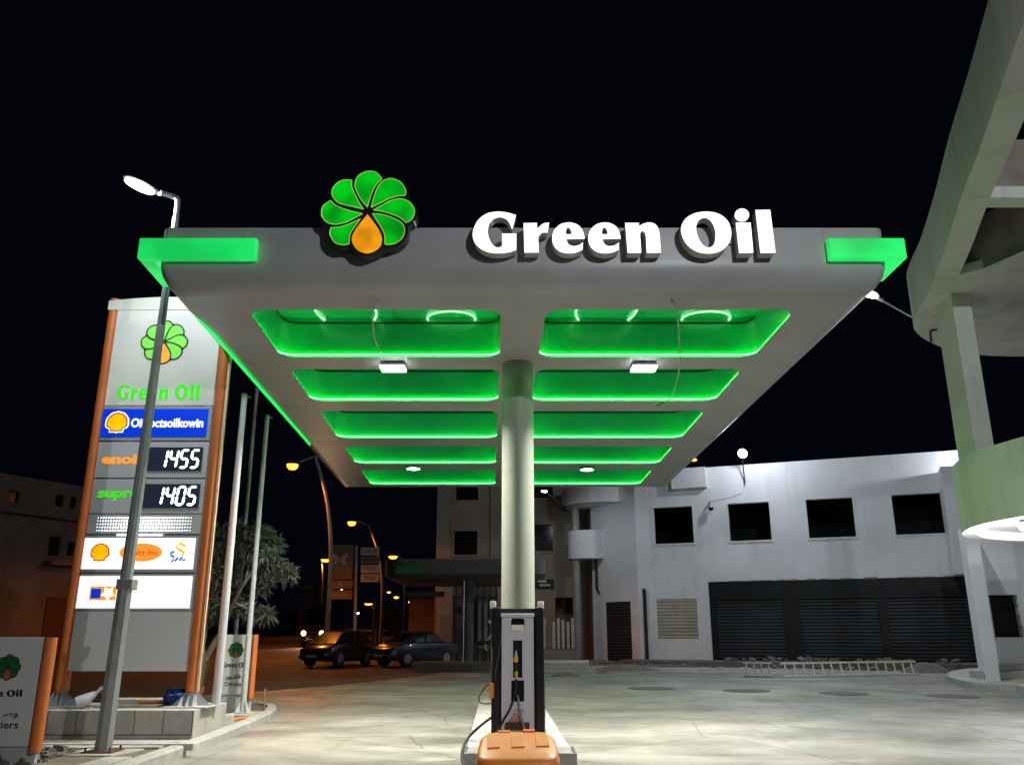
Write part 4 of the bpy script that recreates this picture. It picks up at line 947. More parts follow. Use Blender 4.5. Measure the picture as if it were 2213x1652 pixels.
def limb(pts, r0, r1):
    P = catm(pts, 6); tk.tube(P, [r0 + (r1 - r0) * i / (len(P) - 1) for i in range(len(P))], 7); limbs.append(P)
limb([fork, tp(436, 1395), tp(446, 1345, .3), tp(455, 1250, .4), tp(470, 1180, .4)], .075, .03)
limb([fork, tp(462, 1390), tp(478, 1362), tp(500, 1310, -.2), tp(530, 1255, -.3), tp(575, 1200, -.3)], .07, .025)
limb([tp(500, 1310, -.2), tp(540, 1300, .1), tp(590, 1250, .3), tp(620, 1235, .4)], .035, .015)
limb([tp(505, 1300, -.2), tp(545, 1320), tp(575, 1325)], .03, .012)
limb([tp(530, 1255, -.3), tp(545, 1190, .2), tp(560, 1150, .2)], .03, .014)
limb([tp(455, 1250, .4), tp(500, 1190, .7), tp(520, 1150, .7)], .03, .014)
limb([tp(446, 1345, .3), tp(432, 1300, -.3), tp(440, 1240, -.5)], .03, .014)
tk.build('trunk', 'bark', tree, smooth=60)
cr = MB()
blobs = [(478, 1170, 30), (515, 1155, 26), (560, 1152, 22), (585, 1178, 22), (545, 1190, 30), (500, 1200, 32), (470, 1215, 26), (560, 1225, 20), (600, 1222, 18), (620, 1240, 14), (530, 1235, 26), (490, 1250, 28), (460, 1260, 22), (555, 1270, 14), (575, 1255, 16), (500, 1290, 20), (470, 1300, 20), (545, 1325, 16), (520, 1310, 15), (455, 1330, 16), (570, 1322, 10), (462, 1170, 18), (540, 1160, 20), (448, 1290, 16)]
for (u, v, r) in blobs:
    nclu = int(r * 1.6)
    for _ in range(nclu):
        a = rnd.uniform(0, 6.283); rr = r * math.sqrt(rnd.random()); dy = rnd.uniform(-1, 1) * r / 105 * 1.1
        pc = tp(u + rr * math.cos(a), v + rr * math.sin(a), dy + .1)
        leaf_cluster(cr, pc, (pc - tp(510, 1240, .1)) + Vector((0, 0, .4)), rnd.randint(7, 11), .21, .016, rnd)
for P in limbs:
    for _ in range(5): leaf_cluster(cr, P[-1], P[-1] - P[-3], 12, .28, .02, rnd)
cr.build('crown', 'leaf', tree, fix=False)

# ------------------------------------------------------------------ white building with shutters
B0, B1 = gp(1385, 1430), gp(2113, 1444)
FB = frame_of(B0, B1)
def W(u, v): return on_wall(B0, B1, u, v)
sR = W(2140, 1300)[0] + 3.0
gb = min(gz(B1.y), gz(B0.y)) - .1
bld = thing('shop_building', (B0.x, B0.y, gz(B0.y)), 'long white two storey building with dark shutters and four black window openings', 'building')
ztop = W(1700, 1001)[1]; zl = W(1520, 1012)[1]; zr_ = W(2090, 968)[1]
hol = []
for (ul, ur, vt, vb) in ((1412, 1497, 1095, 1175), (1574, 1664, 1086, 1168), (1744, 1845, 1076, 1159), (1930, 2037, 1065, 1152)):
    s0, za = W(ul, (vt + vb) / 2); s1, _ = W(ur, (vt + vb) / 2); zt_ = W((ul + ur) / 2, vt)[1]; zb_ = W((ul + ur) / 2, vb)[1]; hol.append([s0, s1, zb_, zt_])
mz0 = sum(h[2] for h in hol) / 4; mz1 = sum(h[3] for h in hol) / 4
for h in hol: h[2], h[3] = mz0, mz1
sK0, _ = W(1536, 1350); sK1 = W(2113, 1350)[0]
zK = (W(1536, 1255)[1] + W(2090, 1245)[1]) / 2
sC0, sC1 = W(1420, 1335)[0], W(1507, 1335)[0]; zC0 = W(1463, 1379)[1]; zC1 = W(1463, 1293)[1]
hol2 = hol + [[sK0, sK1, gb, zK], [sC0, sC1, zC0, zC1]]
m_ = MB(); wall_grid(m_, FB, 0, sR, gb, (zl + zr_) / 2, hol2, .28)
body = m_.build('front_wall', 'white_plaster', bld, fix=True)
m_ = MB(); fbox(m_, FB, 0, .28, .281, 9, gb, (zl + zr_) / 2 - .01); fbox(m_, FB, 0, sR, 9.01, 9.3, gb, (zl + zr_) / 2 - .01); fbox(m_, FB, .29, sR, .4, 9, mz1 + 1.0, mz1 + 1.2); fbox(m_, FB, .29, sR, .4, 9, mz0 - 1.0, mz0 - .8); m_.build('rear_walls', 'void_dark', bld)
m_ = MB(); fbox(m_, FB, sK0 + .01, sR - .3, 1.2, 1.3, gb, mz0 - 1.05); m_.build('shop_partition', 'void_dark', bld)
m_ = MB(); fbox(m_, FB, .3, sR - .3, 3.0, 3.1, mz0 - .7, mz1 + .9); m_.build('room_partition', 'void_dark', bld)  # wall coloured near-black in place of the room's darkness
for h in hol:
    m_ = MB()
    fbox(m_, FB, h[0] - .07, h[1] + .07, -.05, .1, h[2] - .07, h[2]); fbox(m_, FB, h[0] - .06, h[0], -.02, .02, h[2] + .001, h[3]); fbox(m_, FB, h[1], h[1] + .06, -.02, .02, h[2] + .001, h[3]); fbox(m_, FB, h[0] - .06, h[1] + .06, -.02, .02, h[3] + .001, h[3] + .06)
    m_.build('window_surround', 'cream_plaster', bld)
# shop front: black stone cladding with three roller shutters
zS = (W(1620, 1295)[1] + W(2000, 1289)[1]) / 2
cols = [(1536, 1549), (1697, 1730), (1903, 1922), (2102, 2113)]
m_ = MB(); fbox(m_, FB, sK0 + .005, sK1 - .005, -.03, .12, zS, zK - .005); m_.build('cladding_lintel', 'black_stone', bld, bevel=.006)
for a_, b_ in cols:
    s0, s1 = W(a_, 1360)[0], W(b_, 1360)[0]
    m_ = MB(); fbox(m_, FB, max(s0, sK0 + .005), min(s1, sK1 - .005), -.04, .12, gb, zS - .003); m_.build('cladding_pier', 'black_stone', bld, bevel=.006)
def shutter(F, s0, s1, z0, z1, material, parent, d=.16, pitch=.13, name='roller_shutter'):
    m_ = MB(); n = max(3, int((z1 - z0) / pitch)); rows = []
    for k in range(n + 1):
        z = z0 + (z1 - z0) * k / n; rows += [(z, d), (z + (z1 - z0) / n * .25, d - .045), (z + (z1 - z0) / n * .7, d - .05)] if k < n else [(z, d)]
    vs = []
    for z, dd in rows: vs += [F(s0, dd, z), F(s1, dd, z)]
    m_.add(vs, [(2 * k, 2 * k + 1, 2 * k + 3, 2 * k + 2) for k in range(len(rows) - 1)])
    return m_.build(name, material, parent, fix=False)
for (a_, b_) in ((1549, 1697), (1730, 1903), (1922, 2102)):
    shutter(FB, W(a_, 1360)[0], W(b_, 1360)[0], gb + .35, zS, 'shutter_dark', bld)
shutter(FB, sC0, sC1, zC0, zC1, 'shutter_cream', bld, d=.06)
m_ = MB(); s_ = W(1396, 1350)[0]; m_.tube([FB(s_, -.08, gb + .1), FB(s_, -.08, W(1396, 1280)[1]), FB(s_, -.16, W(1396, 1272)[1])], .075, 12); m_.build('downpipe', 'dark_metal', bld, smooth=40)
m_ = MB(); s0, s1 = W(1452, 1030)[0], W(1527, 1030)[0]; fbox(m_, FB, s0, s1, -.35, -.01, W(1490, 1056)[1], W(1490, 1013)[1]); m_.build('parapet_box', 'white_plaster', bld, bevel=.01)
m_ = MB()
for a_ in range(26):
    s_ = sK0 + (sK1 - sK0) * (a_ + random.random()) / 26
    if random.random() < .55: m_.obox(FB(s_, -.02, zK + .01), (random.uniform(.2, .7), .05, random.uniform(.03, .09)), math.atan2(B1.y - B0.y, B1.x - B0.x))
m_.build('broken_render', 'dirty_plaster', bld)
# dark return pier beside the last window
m_ = MB(); s0 = W(2041, 1130)[0]; s1 = s0 + .55; zz1 = W(2030, 1020)[1]
fbox(m_, FB, s0, s1, -1.35, -.01, zK + .01, zz1); m_.build('return_pier', 'white_plaster', bld)
# lamp on the wall beyond the curved balcony, it whitens the parapet's right end
q = W(2120, 1010); P0 = FB(q[0], -.02, q[1]); t = thing('wall_lamp', P0, 'white lamp on the wall hidden behind the curved balcony', 'lamp')
m_ = MB(); m_.tube([P0, P0 + Vector((0, -.5, .05))], .03, 6); m_.build('bracket', 'dark_metal', t)
m_ = MB(); m_.lathe([(.001, .1), (.12, .05), (.12, -.05), (.001, -.1)], P0 + Vector((0, -.6, .05)), 14); m_.build('bulb', 'lamp_white', t, smooth=60)
light('POINT', P0 + Vector((-.1, -1.1, .1)), 420, (.85, .9, 1), t, None, .12)
# wing to the left of the corner
C0 = gp(1284, 1424)
FC = frame_of(C0, B0); LC = (Vector(B0[:2]) - Vector(C0[:2])).length
def WC(u, v): return on_wall(C0, B0, u, v)
dz0, dz1 = WC(1335, 1423)[1], WC(1335, 1299)[1]; ds0, ds1 = WC(1310, 1360)[0], WC(1364, 1360)[0]
m_ = MB(); wall_grid(m_, FC, 0, LC - .005, gb, WC(1330, 1040)[1], [[ds0, ds1, gb, dz1]], .28); m_.build('wing_wall', 'white_plaster', bld)
shutter(FC, ds0, ds1, gb, dz1, 'shutter_dark', bld, d=.06, name='wing_door')
m_ = MB(); fbox(m_, FC, .0, .25, .29, 6, gb, WC(1330, 1040)[1] - .02); m_.build('wing_side', 'white_plaster', bld)
cyx = (WC(1284, 1200)[0])
def arcwall(name, cen, r, z0, z1, material, a0=150, a1=330, th=.15, floor=True, parent=bld):
    m_ = MB(); n = 24; vs = []
    for k in range(n + 1):
        a_ = R(a0 + (a1 - a0) * k / n); cs, sn = math.cos(a_), math.sin(a_)
        vs.append([(cen[0] + r * cs, cen[1] + r * sn, z0), (cen[0] + r * cs, cen[1] + r * sn, z1), (cen[0] + (r - th) * cs, cen[1] + (r - th) * sn, z1), (cen[0] + (r - th) * cs, cen[1] + (r - th) * sn, z0)])
    m_.loft(vs)
    if floor: m_.add([v[0] for v in vs], [tuple(range(n + 1))]); m_.add([(v[0][0], v[0][1], z0 + .15) for v in vs], [tuple(range(n + 1))])
    return m_.build(name, material, parent, smooth=35)
by = C0.y - .2; bl = atY(1225, 1180, by); br = atY(1297, 1180, by); bcx = (bl.x + br.x) / 2 + .15; brd = (br.x - bl.x) / 2 + .1
arcwall('round_balcony', (bcx, by + .1), brd, atY(1250, 1208, by).z, atY(1250, 1148, by).z, 'white_plaster')
tl = atY(1214, 1080, by); arcwall('round_roof_slab', (bcx + .9, by + .3), bcx + .9 - tl.x, atY(1240, 1095, by).z, atY(1240, 1058, by).z, 'white_plaster')
q = atY(1249, 1425, by - .3); m_ = MB(); m_.tube([(q.x, by - .2, gb), (q.x, by - .2, atY(1249, 1095, by - .2).z)], .19, 20); m_.build('round_column', 'pole_grey', bld, smooth=40)
m_ = MB(); q = WC(1292, 1250); m_.tube([FC(q[0], -.1, WC(1292, 1190)[1]), FC(q[0], -.1, WC(1292, 1272)[1]), FC(q[0] + .2, -.16, WC(1292, 1280)[1])], .06, 8); m_.build('wing_pipe', 'dark_metal', bld)

# flood lamp on the parapet, camera, arm lamps
q = W(1609, 1035); P0 = FB(q[0], -.12, q[1]); P1 = Vector((atY(1603, 985, P0.y - .6).x, P0.y - .6, atY(1603, 985, P0.y - .6).z))
t = thing('parapet_lamp', P0, 'glaring round white lamp on a short bracket above the building parapet', 'lamp')
m_ = MB(); m_.tube([P0 + Vector((0, -.02, -.2)), P0, P1], .03, 8); m_.build('bracket', 'dark_metal', t)
m_ = MB(); m_.lathe([(.001, .12), (.13, .10), (.17, 0)], P1 + Vector((0, 0, .1)), 20, 'Y'); m_.build('lamp_shell', 'dark_metal', t, smooth=40)
m_ = MB(); cc = P1 + Vector((0, -.02, .1)); m_.lathe([(.001, .0), (.17, .02), (.20, .08), (.15, .16), (.001, .19)], cc, 20, 'Y'); m_.build('lens', 'lamp_white', t, smooth=60)
light('SPOT', P1 + Vector((0, -.35, .05)), 1200, (.80, .87, 1), t, (P1.x - 3.5, P1.y - 17, 0), .12, 150, .5)
light('POINT', P1 + Vector((.05, -1.5, .3)), 300, (.8, .87, 1), t, None, .15)
q = W(1531, 1088); P0 = FB(q[0], -.02, q[1])
t = thing('security_camera', P0, 'small white dome security camera on a bracket between the first windows', 'security camera')
m_ = MB(); m_.tube([P0, P0 + Vector((0, -.35, .05)), P0 + Vector((0, -.38, -.02))], .03, 8); m_.build('bracket', 'pole_white', t)
m_ = MB(); cc = P0 + Vector((0, -.38, -.22)); m_.lathe([(.001, .18), (.10, .16), (.13, .0)], cc, 18); m_.build('housing', 'pole_white', t, smooth=40)
m_ = MB(); m_.lathe([(.12, .0), (.10, -.08), (.05, -.13), (.001, -.14)], cc, 18); m_.build('dome', 'glass_dark', t, smooth=60)
m_ = MB(); m_.tube(catm([FB(W(1531, 1088)[0], -.02, W(1531, 1082)[1]), FB(W(1560, 1078)[0], -.02, W(1560, 1078)[1]), FB(W(1600, 1065)[0], -.02, W(1600, 1065)[1]), FB(W(1608, 1040)[0], -.04, W(1608, 1040)[1])], 5), .009, 6)
tag(m_.build('wall_cable', 'pole_white'), 'thin pale cable clipped to the wall between camera and parapet lamp', 'cable')

def arm_lamp(head_px, end_px, Y, Ye, label, energy, tgt, ln=.62, w=.26):
    h = atY(*head_px, Y); e = atY(*end_px, Ye); d = (h - e).normalized()
    t = thing('wall_arm_lamp', e, label, 'lamp', 'white lamps on long wall arms')
    m_ = MB(); m_.tube([e, e + (h - e) * .55, h - d * ln * .45], [.05, .045, .04], 8); m_.tube([h - d * ln * .9, h - d * ln * .4], .06, 8); m_.build('arm', 'dark_metal', t, smooth=40)
    c_ = lamp_head(t, h, d, ln, w, 'lamp_white', 'dark_metal')
    light('SPOT', c_ + Vector((0, 0, -.05)), energy, (.85, .9, 1), t, tgt, .15, 160, .5)
arm_lamp((1882, 635), (2010, 706), 22, 25, 'white double lamp on a dark arm right of the canopy corner', 1500, (12, 33, 4.0), .85, .34)
arm_lamp((1176, 1060), (1216, 1092), 36, by - brd, 'small white lamp on an arm below the far canopy edge', 260, (3, 38, 1), .5, .28)

# pavement along the shop building
m_ = MB(); pz = gz(34) + .10
fbox(m_, FB, -.5, sR, -2.0, -.0, gb, pz + .12); m_.build
sw = m_.build('pavement', 'old_concrete', bevel=.02); tag(sw, kind='structure')
m_ = MB(); fbox(m_, FB, sK0 - 5.2, sK0 - .2, -3.0, -2.01, gb - .1, pz - .02); sw = m_.build('lower_step', 'old_concrete', bevel=.03); tag(sw, kind='structure')
rk = random.Random(3)
m_ = MB()
for _ in range(150):
    s_ = rk.uniform(-2.5, sR - 1); d_ = -2.1 - abs(rk.gauss(0, .35)); r = rk.uniform(.03, .13)
    p = FB(s_, d_, 0); m_.obox((p.x, p.y, gz(p.y) + r * .3), (r * 2, r * 1.5, r * 1.2), rk.uniform(0, 3), rk.uniform(-.4, .4), rk.uniform(-.4, .4))
for _ in range(60):
    s_ = rk.uniform(sK0, sR - 1); d_ = rk.uniform(-1.9, -.3); r = rk.uniform(.05, .16)
    p = FB(s_, d_, 0); m_.obox((p.x, p.y, pz + .12 + r * .4), (r * 2, r * 1.4, r * 1.3), rk.uniform(0, 3), rk.uniform(-.4, .4), rk.uniform(-.4, .4))
tag(m_.build('rubble', 'rubble_stone'), kind='stuff')

# ladders lying against the pavement
def ladder(u0, v0, u1, v1, hgt_px, n, label, mt='aluminium', Y0=None):
    a = gp(u0, v0); b = gp(u1, v1); a.z += .03; b.z += .03
    up = Vector((0, .16, .42)).normalized() * (hgt_px / FPX * a.y)
    t = thing('ladder', a, label, 'ladder', 'metal ladders lying in front of the shutters')
    for o_ in (Vector((0, 0, 0)), up):
        m_ = MB(); m_.tube([a + o_, b + o_], .04, 6); m_.build('rail', mt, t)
    for k in range(n):
        p = a + (b - a) * (k + .5) / n; m_ = MB(); m_.tube([p, p + up], .028, 6); m_.build('rung', mt, t)
    return t
ladder(1608, 1461, 1672, 1462, 26, 4, 'short metal ladder section lying left of the long ladder', 'galvanized')
ladder(1690, 1463, 1984, 1457, 27, 15, 'long metal ladder lying on edge before the dark shutters')

# manhole covers, oil stains of dark mortar, litter
for (u, v, r, lab) in ((1406, 1486, .62, 'dark round tank cover in the forecourt, leftmost of four'), (1612, 1491, .62, 'dark round tank cover in the forecourt, second from the left'), (1822, 1497, .62, 'dark round tank cover in the forecourt, third from the left'), (2056, 1503, .62, 'dark round tank cover in the forecourt, rightmost by the kerb')):
    q = gp(u, v); m_ = MB(); m_.lathe([(.001, .012), (r * .9, .012), (r, .004), (r, -.02)], (q.x, q.y, q.z + .004), 32); tag(m_.build('manhole_cover', 'cover_iron', smooth=20), lab, 'manhole cover', 'tank covers in the forecourt')
def heap(u, v, w, h, n, label, cat_, mt='dirt', seed=1):
    rr = random.Random(seed); q = gp(u, v); m_ = MB()
    rings = []
    for j in range(6):
        f = 1 - j / 6; rings.append([(q.x + w * f * math.cos(k * math.pi / 9) * rr.uniform(.85, 1.1), q.y + .5 * w * f * math.sin(k * math.pi / 9) * rr.uniform(.85, 1.1), q.z + h * (1 - f ** 2) * rr.uniform(.8, 1.1) - .01) for k in range(18)])
    m_.loft(rings); tag(m_.build('earth_heap', mt, smooth=60), label, cat_)
heap(1222, 1461, .55, .16, 1, 'dark heap of rubble on the forecourt right of the pump', 'rubble heap', seed=2)
heap(1303, 1454, .28, .10, 1, 'small dark heap near the corner downpipe', 'rubble heap', seed=4)
heap(2000, 1452, .9, .35, 1, 'earth and broken concrete heap by the rounded kerb', 'rubble heap', 'rubble_stone', 6)
heap(1350, 1447, 1.3, .22, 1, 'low spill of earth before the wing door', 'rubble heap', 'rubble_stone', 8)

# ------------------------------------------------------------------ right corner building with curved balconies
cb_ = thing('corner_building', (15, 26, .4), 'pale unfinished corner building with curved balcony and rounded roof slab', 'building')
P0r, P1r = gp(2126, 1466), gp(2212, 1443)
pg = gp(2126, 1466)
PYy = 25.0; pzb = gz(25) 
x0 = atY(2128, 1455, PYy).x; x1 = atY(2157, 1440, PYy).x
m_ = MB(); m_.hexa([(x0, PYy, 0), (x1, PYy, 0), (x1 + .1, PYy + 1.3, 0), (x0 + 1.0, PYy + 1.3, 0), (x0, PYy, 4.7), (x1, PYy, 4.7), (x1 + .1, PYy + 1.3, 4.7), (x0 + 1.0, PYy + 1.3, 4.7)]); m_.build('side_pier', 'white_plaster', cb_)
WY = 26.5
Fw = lambda s_, d_, z_: Vector((s_, WY + d_, z_))
wx0, wx1 = atY(2141, 1330, WY).x, atY(2206, 1330, WY).x; wz0, wz1 = atY(2180, 1376, WY).z, atY(2170, 1284, WY).z
m_ = MB(); wall_grid(m_, Fw, 14.4, 19.5, 0, 4.7, [[wx0, wx1, wz0, wz1]], .25); m_.build('ground_floor_wall', 'white_plaster', cb_)
m_ = MB(); m_.box(14.65, 19.4, WY + .4, WY + .45, 0, 4.65); m_.build('room_partition', 'void_dark', cb_)
wf = MB()
for k in range(6): wf.tube([(wx0 + (wx1 - wx0) * (k + .5) / 6, WY + .05, wz0), (wx0 + (wx1 - wx0) * (k + .5) / 6, WY + .05, wz1)], .012, 6)
for k in range(1, 4): wf.tube([(wx0, WY + .05, wz0 + (wz1 - wz0) * k / 4), (wx1, WY + .05, wz0 + (wz1 - wz0) * k / 4)], .012, 6)
wf.build('window_bars', 'dark_metal', cb_)
m_ = MB(); m_.box(wx0 - .05, wx1 + .05, WY - .05, WY + .1, wz0 - .06, wz0 - .001); m_.build('window_sill', 'cream_plaster', cb_)
def ribbon(mb, path, z0, z1, th, closed=False):
    rings = []
    for i, p in enumerate(path):
        t_ = (path[min(i + 1, len(path) - 1)] - path[max(i - 1, 0)]).normalized(); n_ = Vector((t_.y, -t_.x, 0))
        a, b = p, p + n_ * th
        rings.append([(a.x, a.y, z0), (a.x, a.y, z1), (b.x, b.y, z1), (b.x, b.y, z0)])
    mb.loft(rings)
def plate(mb, poly, z0, z1):
    n = len(poly); mb.add([(p[0], p[1], z0) for p in poly] + [(p[0], p[1], z1) for p in poly], [tuple(range(n))[::-1], tuple(range(n, 2 * n))] + [(k, (k + 1) % n, n + (k + 1) % n, n + k) for k in range(n)])
DP = catm([(10.2, 11.6, 0), (9.5, 12.7, 0), (9.0, 13.9, 0), (8.72, 15.1, 0), (8.68, 16, 0), (8.95, 17.05, 0), (9.40, 17.9, 0), (10.0, 18.55, 0), (10.8, 18.95, 0), (11.9, 19.1, 0), (13.5, 19.1, 0)], 5)
m_ = MB(); ribbon(m_, DP, 3.57, 4.9, .28); m_.build('balcony_parapet', 'cream_plaster', cb_, smooth=40)
m_ = MB(); plate(m_, [(p.x + .1, p.y - .0, 0) if False else (p.x, p.y, 0) for p in [q + Vector((.2, -.05, 0)) for q in DP]] + [(13.5, 11.6, 0)], 3.75, 3.90); m_.build('balcony_floor', 'cream_plaster', cb_)
UP = catm([(4.9, 5.2, 0), (5.6, 7, 0), (6.08, 8.47, 0), (6.54, 9.84, 0), (7.01, 11.23, 0), (7.54, 12.88, 0), (8.28, 15, 0), (8.9, 16.95, 0), (9.17, 18, 0), (9.5, 18.95, 0), (10, 19.65, 0), (10.7, 20.3, 0), (11.4, 20.75, 0), (12.3, 21.1, 0), (13.4, 21.2, 0), (16, 21.2, 0)], 5)
m_ = MB(); ribbon(m_, UP, 8.6, 9.85, .46); m_.build('upper_parapet', 'cream_plaster', cb_, smooth=40)
slabp = [(p.x + .1, p.y - .02) for p in UP if p.y > 16.2] + [(16, 13.0), (10.3, 13.6), (9.75, 14.77), (9.4, 15.62)]
m_ = MB(); plate(m_, slabp, 8.603, 8.8); m_.build('roof_slab', 'cream_plaster', cb_)
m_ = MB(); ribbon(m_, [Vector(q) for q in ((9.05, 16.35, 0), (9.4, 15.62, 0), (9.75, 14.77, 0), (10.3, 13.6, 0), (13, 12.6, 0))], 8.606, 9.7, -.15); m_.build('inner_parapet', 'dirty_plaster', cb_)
m_ = MB(); m_.box(7.75, 13, 12.73, 13.08, 8.59, 8.8); m_.build('cross_beam', 'cream_plaster', cb_)
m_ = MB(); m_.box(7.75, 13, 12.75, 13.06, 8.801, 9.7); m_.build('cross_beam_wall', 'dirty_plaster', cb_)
m_ = MB(); m_.box(9.37, 9.76, 16.9, 17.6, 3.9, 8.604); m_.build('square_column', 'cream_plaster', cb_)
m_ = MB(); m_.box(12.6, 12.85, 18.3, 18.6, 3.9, 8.604); m_.build('square_column', 'cream_plaster', cb_)
m_ = MB(); m_.box(12.9, 15, 18.2, 18.7, 4.6, 8.5); m_.build('rust_door', 'rust', cb_)
m_ = MB(); m_.tube(catm([atz(2012, 738, 8.58), atz(2010, 716, 8.58), atz(2024, 712, 8.58)], 4), .03, 5); m_.build('rebar_hook', 'rust', cb_)
# lamp under the balcony
q = atz(2214, 1132, 3.6); t = thing('balcony_lamp', q, 'bright white lamp under the curved balcony at the frame edge', 'lamp')
m_ = MB(); m_.tube([q + Vector((0, 0, .14)), q + Vector((0, 0, .03))], [.04, .13], 14); m_.build('lamp_shell', 'dark_metal', t)
m_ = MB(); m_.lathe([(.001, -.12), (.09, -.10), (.13, -.03), (.12, .03), (.001, .05)], q, 18); m_.build('bulb', 'lamp_white', t, smooth=60)
light('POINT', q + Vector((0, 0, -.25)), 520, (.9, .93, 1), t, None, .12)
# platform by the corner
PF_ = catm([(11.2, 17.5, 0), (12.3, 20.5, 0), (13.0, 23.4, 0), (13.2, 26.0, 0), (13.9, 27.6, 0), (15.2, 28.2, 0), (19, 28.4, 0)], 6)
A_ = [gp(2212 + 120, 1535), gp(2212, 1495), gp(2130, 1489), gp(2075, 1481), gp(2047, 1469), gp(2060, 1459), gp(2110, 1453), gp(2240, 1450)]
PFp = catm([(p.x, p.y, 0) for p in A_], 5)
m_ = MB(); rings = []
n = len(PFp); poly = [(p.x, p.y) for p in PFp] + [(24, 31), (24, 12)]
m_.add([(x, y, gz(y) - .05) for x, y in poly] + [(x, y, gz(y) + .17) for x, y in poly], [tuple(range(len(poly), 2 * len(poly)))] + [(k, (k + 1) % len(poly), len(poly) + (k + 1) % len(poly), len(poly) + k) for k in range(len(poly))])
tag(m_.build('corner_pavement', 'kerb_concrete', bevel=.02), kind='structure')
m_ = MB(); m_.box(x0 + .3, 24, WY - .9, WY - .01, .3, .62); m_.box(x0 + .6, 24, WY - .45, WY - .012, .621, .80)
m_.build('entrance_step', 'concrete', cb_, bevel=.015)

# ------------------------------------------------------------------ beige apartment building behind
E0, E1 = Vector((atY(936, 1430, 43).x, 43, 0)), Vector((atY(1290, 1430, 42.2).x, 42.2, 0))
FE = frame_of(E0, E1)
def WE(u, v): return on_wall(E0, E1, u, v)
LE = (E1 - E0).length + 1.5
ap = thing('apartment_building', (E0.x, E0.y, gz(43)), 'beige apartment block behind the pillar with recessed windows and orange lamplight', 'building')
hs = []
for (ul, ur, vt, vb) in ((985, 1033, 1030, 1080), (981, 1031, 1147, 1198), (1150, 1194, 1133, 1190), (1150, 1194, 1030, 1075), (1200, 1240, 1290, 1420)):
    s0, s1 = WE(ul, (vt + vb) / 2)[0], WE(ur, (vt + vb) / 2)[0]; hs.append([s0, s1, WE((ul + ur) / 2, vb)[1], WE((ul + ur) / 2, vt)[1]])
z_t = 14.5
m_ = MB(); wall_grid(m_, FE, 0, LE, gz(43) - .2, z_t, hs, .25); m_.build('front_wall', 'beige_plaster', ap)
m_ = MB(); fbox(m_, FE, 0, .25, .26, 10, 0, z_t - .01); fbox(m_, FE, .26, LE, 1.2, 1.3, 0, z_t - .01); fbox(m_, FE, .26, LE, .26, 10, z_t - .3, z_t - .01); m_.build('inner_walls', 'brown_plaster', ap)
for h in hs[:4]:
    f_ = MB(); fbox(f_, FE, h[0] - .12, h[1] + .12, -.06, .06, h[2] - .1, h[2]); fbox(f_, FE, h[0] - .1, h[0], -.04, .04, h[2] + .001, h[3]); fbox(f_, FE, h[1], h[1] + .1, -.04, .04, h[2] + .001, h[3]); fbox(f_, FE, h[0] - .18, h[1] + .18, -.08, .04, h[3] + .001, h[3] + .42)
    fo_ = f_.build('window_surround', 'beige_plaster', ap, bevel=.01)
    f_ = MB(); fbox(f_, FE, h[0], h[1], .12, .14, h[2], h[3]); f_.build('pane', 'glass_dark', fo_)
f_ = MB(); s_ = WE(1062, 1100)[0]; f_.tube([FE(s_, -.06, 4.4), FE(s_, -.06, z_t)], .06, 8); f_.build('drainpipe', 'beige_plaster', ap)
m_ = MB(); s0, s1 = WE(964, 1300)[0], WE(985, 1300)[0]; fbox(m_, FE, s0, s1, -1.6, -1.1, gz(43) - .2, WE(975, 1255)[1]); m_.build('porch_post', 'beige_plaster', ap)

# picket fence
FYp = 39.5
t = thing('picket_fence', (atY(1205, 1400, FYp).x, FYp, gz(FYp)), 'pale picket fence on a low wall right of the pump', 'fence')
for k, u in enumerate((1176, 1187, 1197, 1207, 1217, 1228, 1238)):
    q = atY(u, 1400, FYp); zt_ = atY(u, 1334 + (k % 3) * 4, FYp).z
    m_ = MB(); m_.box(q.x - .065, q.x + .065, FYp, FYp + .05, q.z, zt_); m_.build('picket', 'wood' if k == 1 else 'shutter_cream', t)
m_ = MB(); m_.box(atY(1165, 1400, FYp).x, atY(1248, 1400, FYp).x, FYp + .06, FYp + .1, atY(1200, 1352, FYp).z, atY(1200, 1349, FYp).z); m_.build('rail', 'wood', t)
m_ = MB(); m_.box(atY(1150, 1400, FYp).x, atY(1250, 1400, FYp).x, FYp - .1, FYp + .3, gz(FYp) - .1, atY(1200, 1402, FYp).z); m_.build('base_wall', 'beige_plaster', t)
m_ = MB(); a, b = gp(1170, 1446), gp(1270, 1446); m_.hexa([(a.x, a.y, a.z - .05), (b.x, b.y, b.z - .05), (b.x + .3, b.y + 3, b.z), (a.x, a.y + 3, a.z), (a.x, a.y, a.z + .26), (b.x, b.y, b.z + .26), (b.x + .3, b.y + 3, b.z + .26), (a.x, a.y + 3, a.z + .26)]); tag(m_.build('low_kerb_wall', 'kerb_concrete', bevel=.02), 'low pale concrete kerb wall before the picket fence', 'low wall')

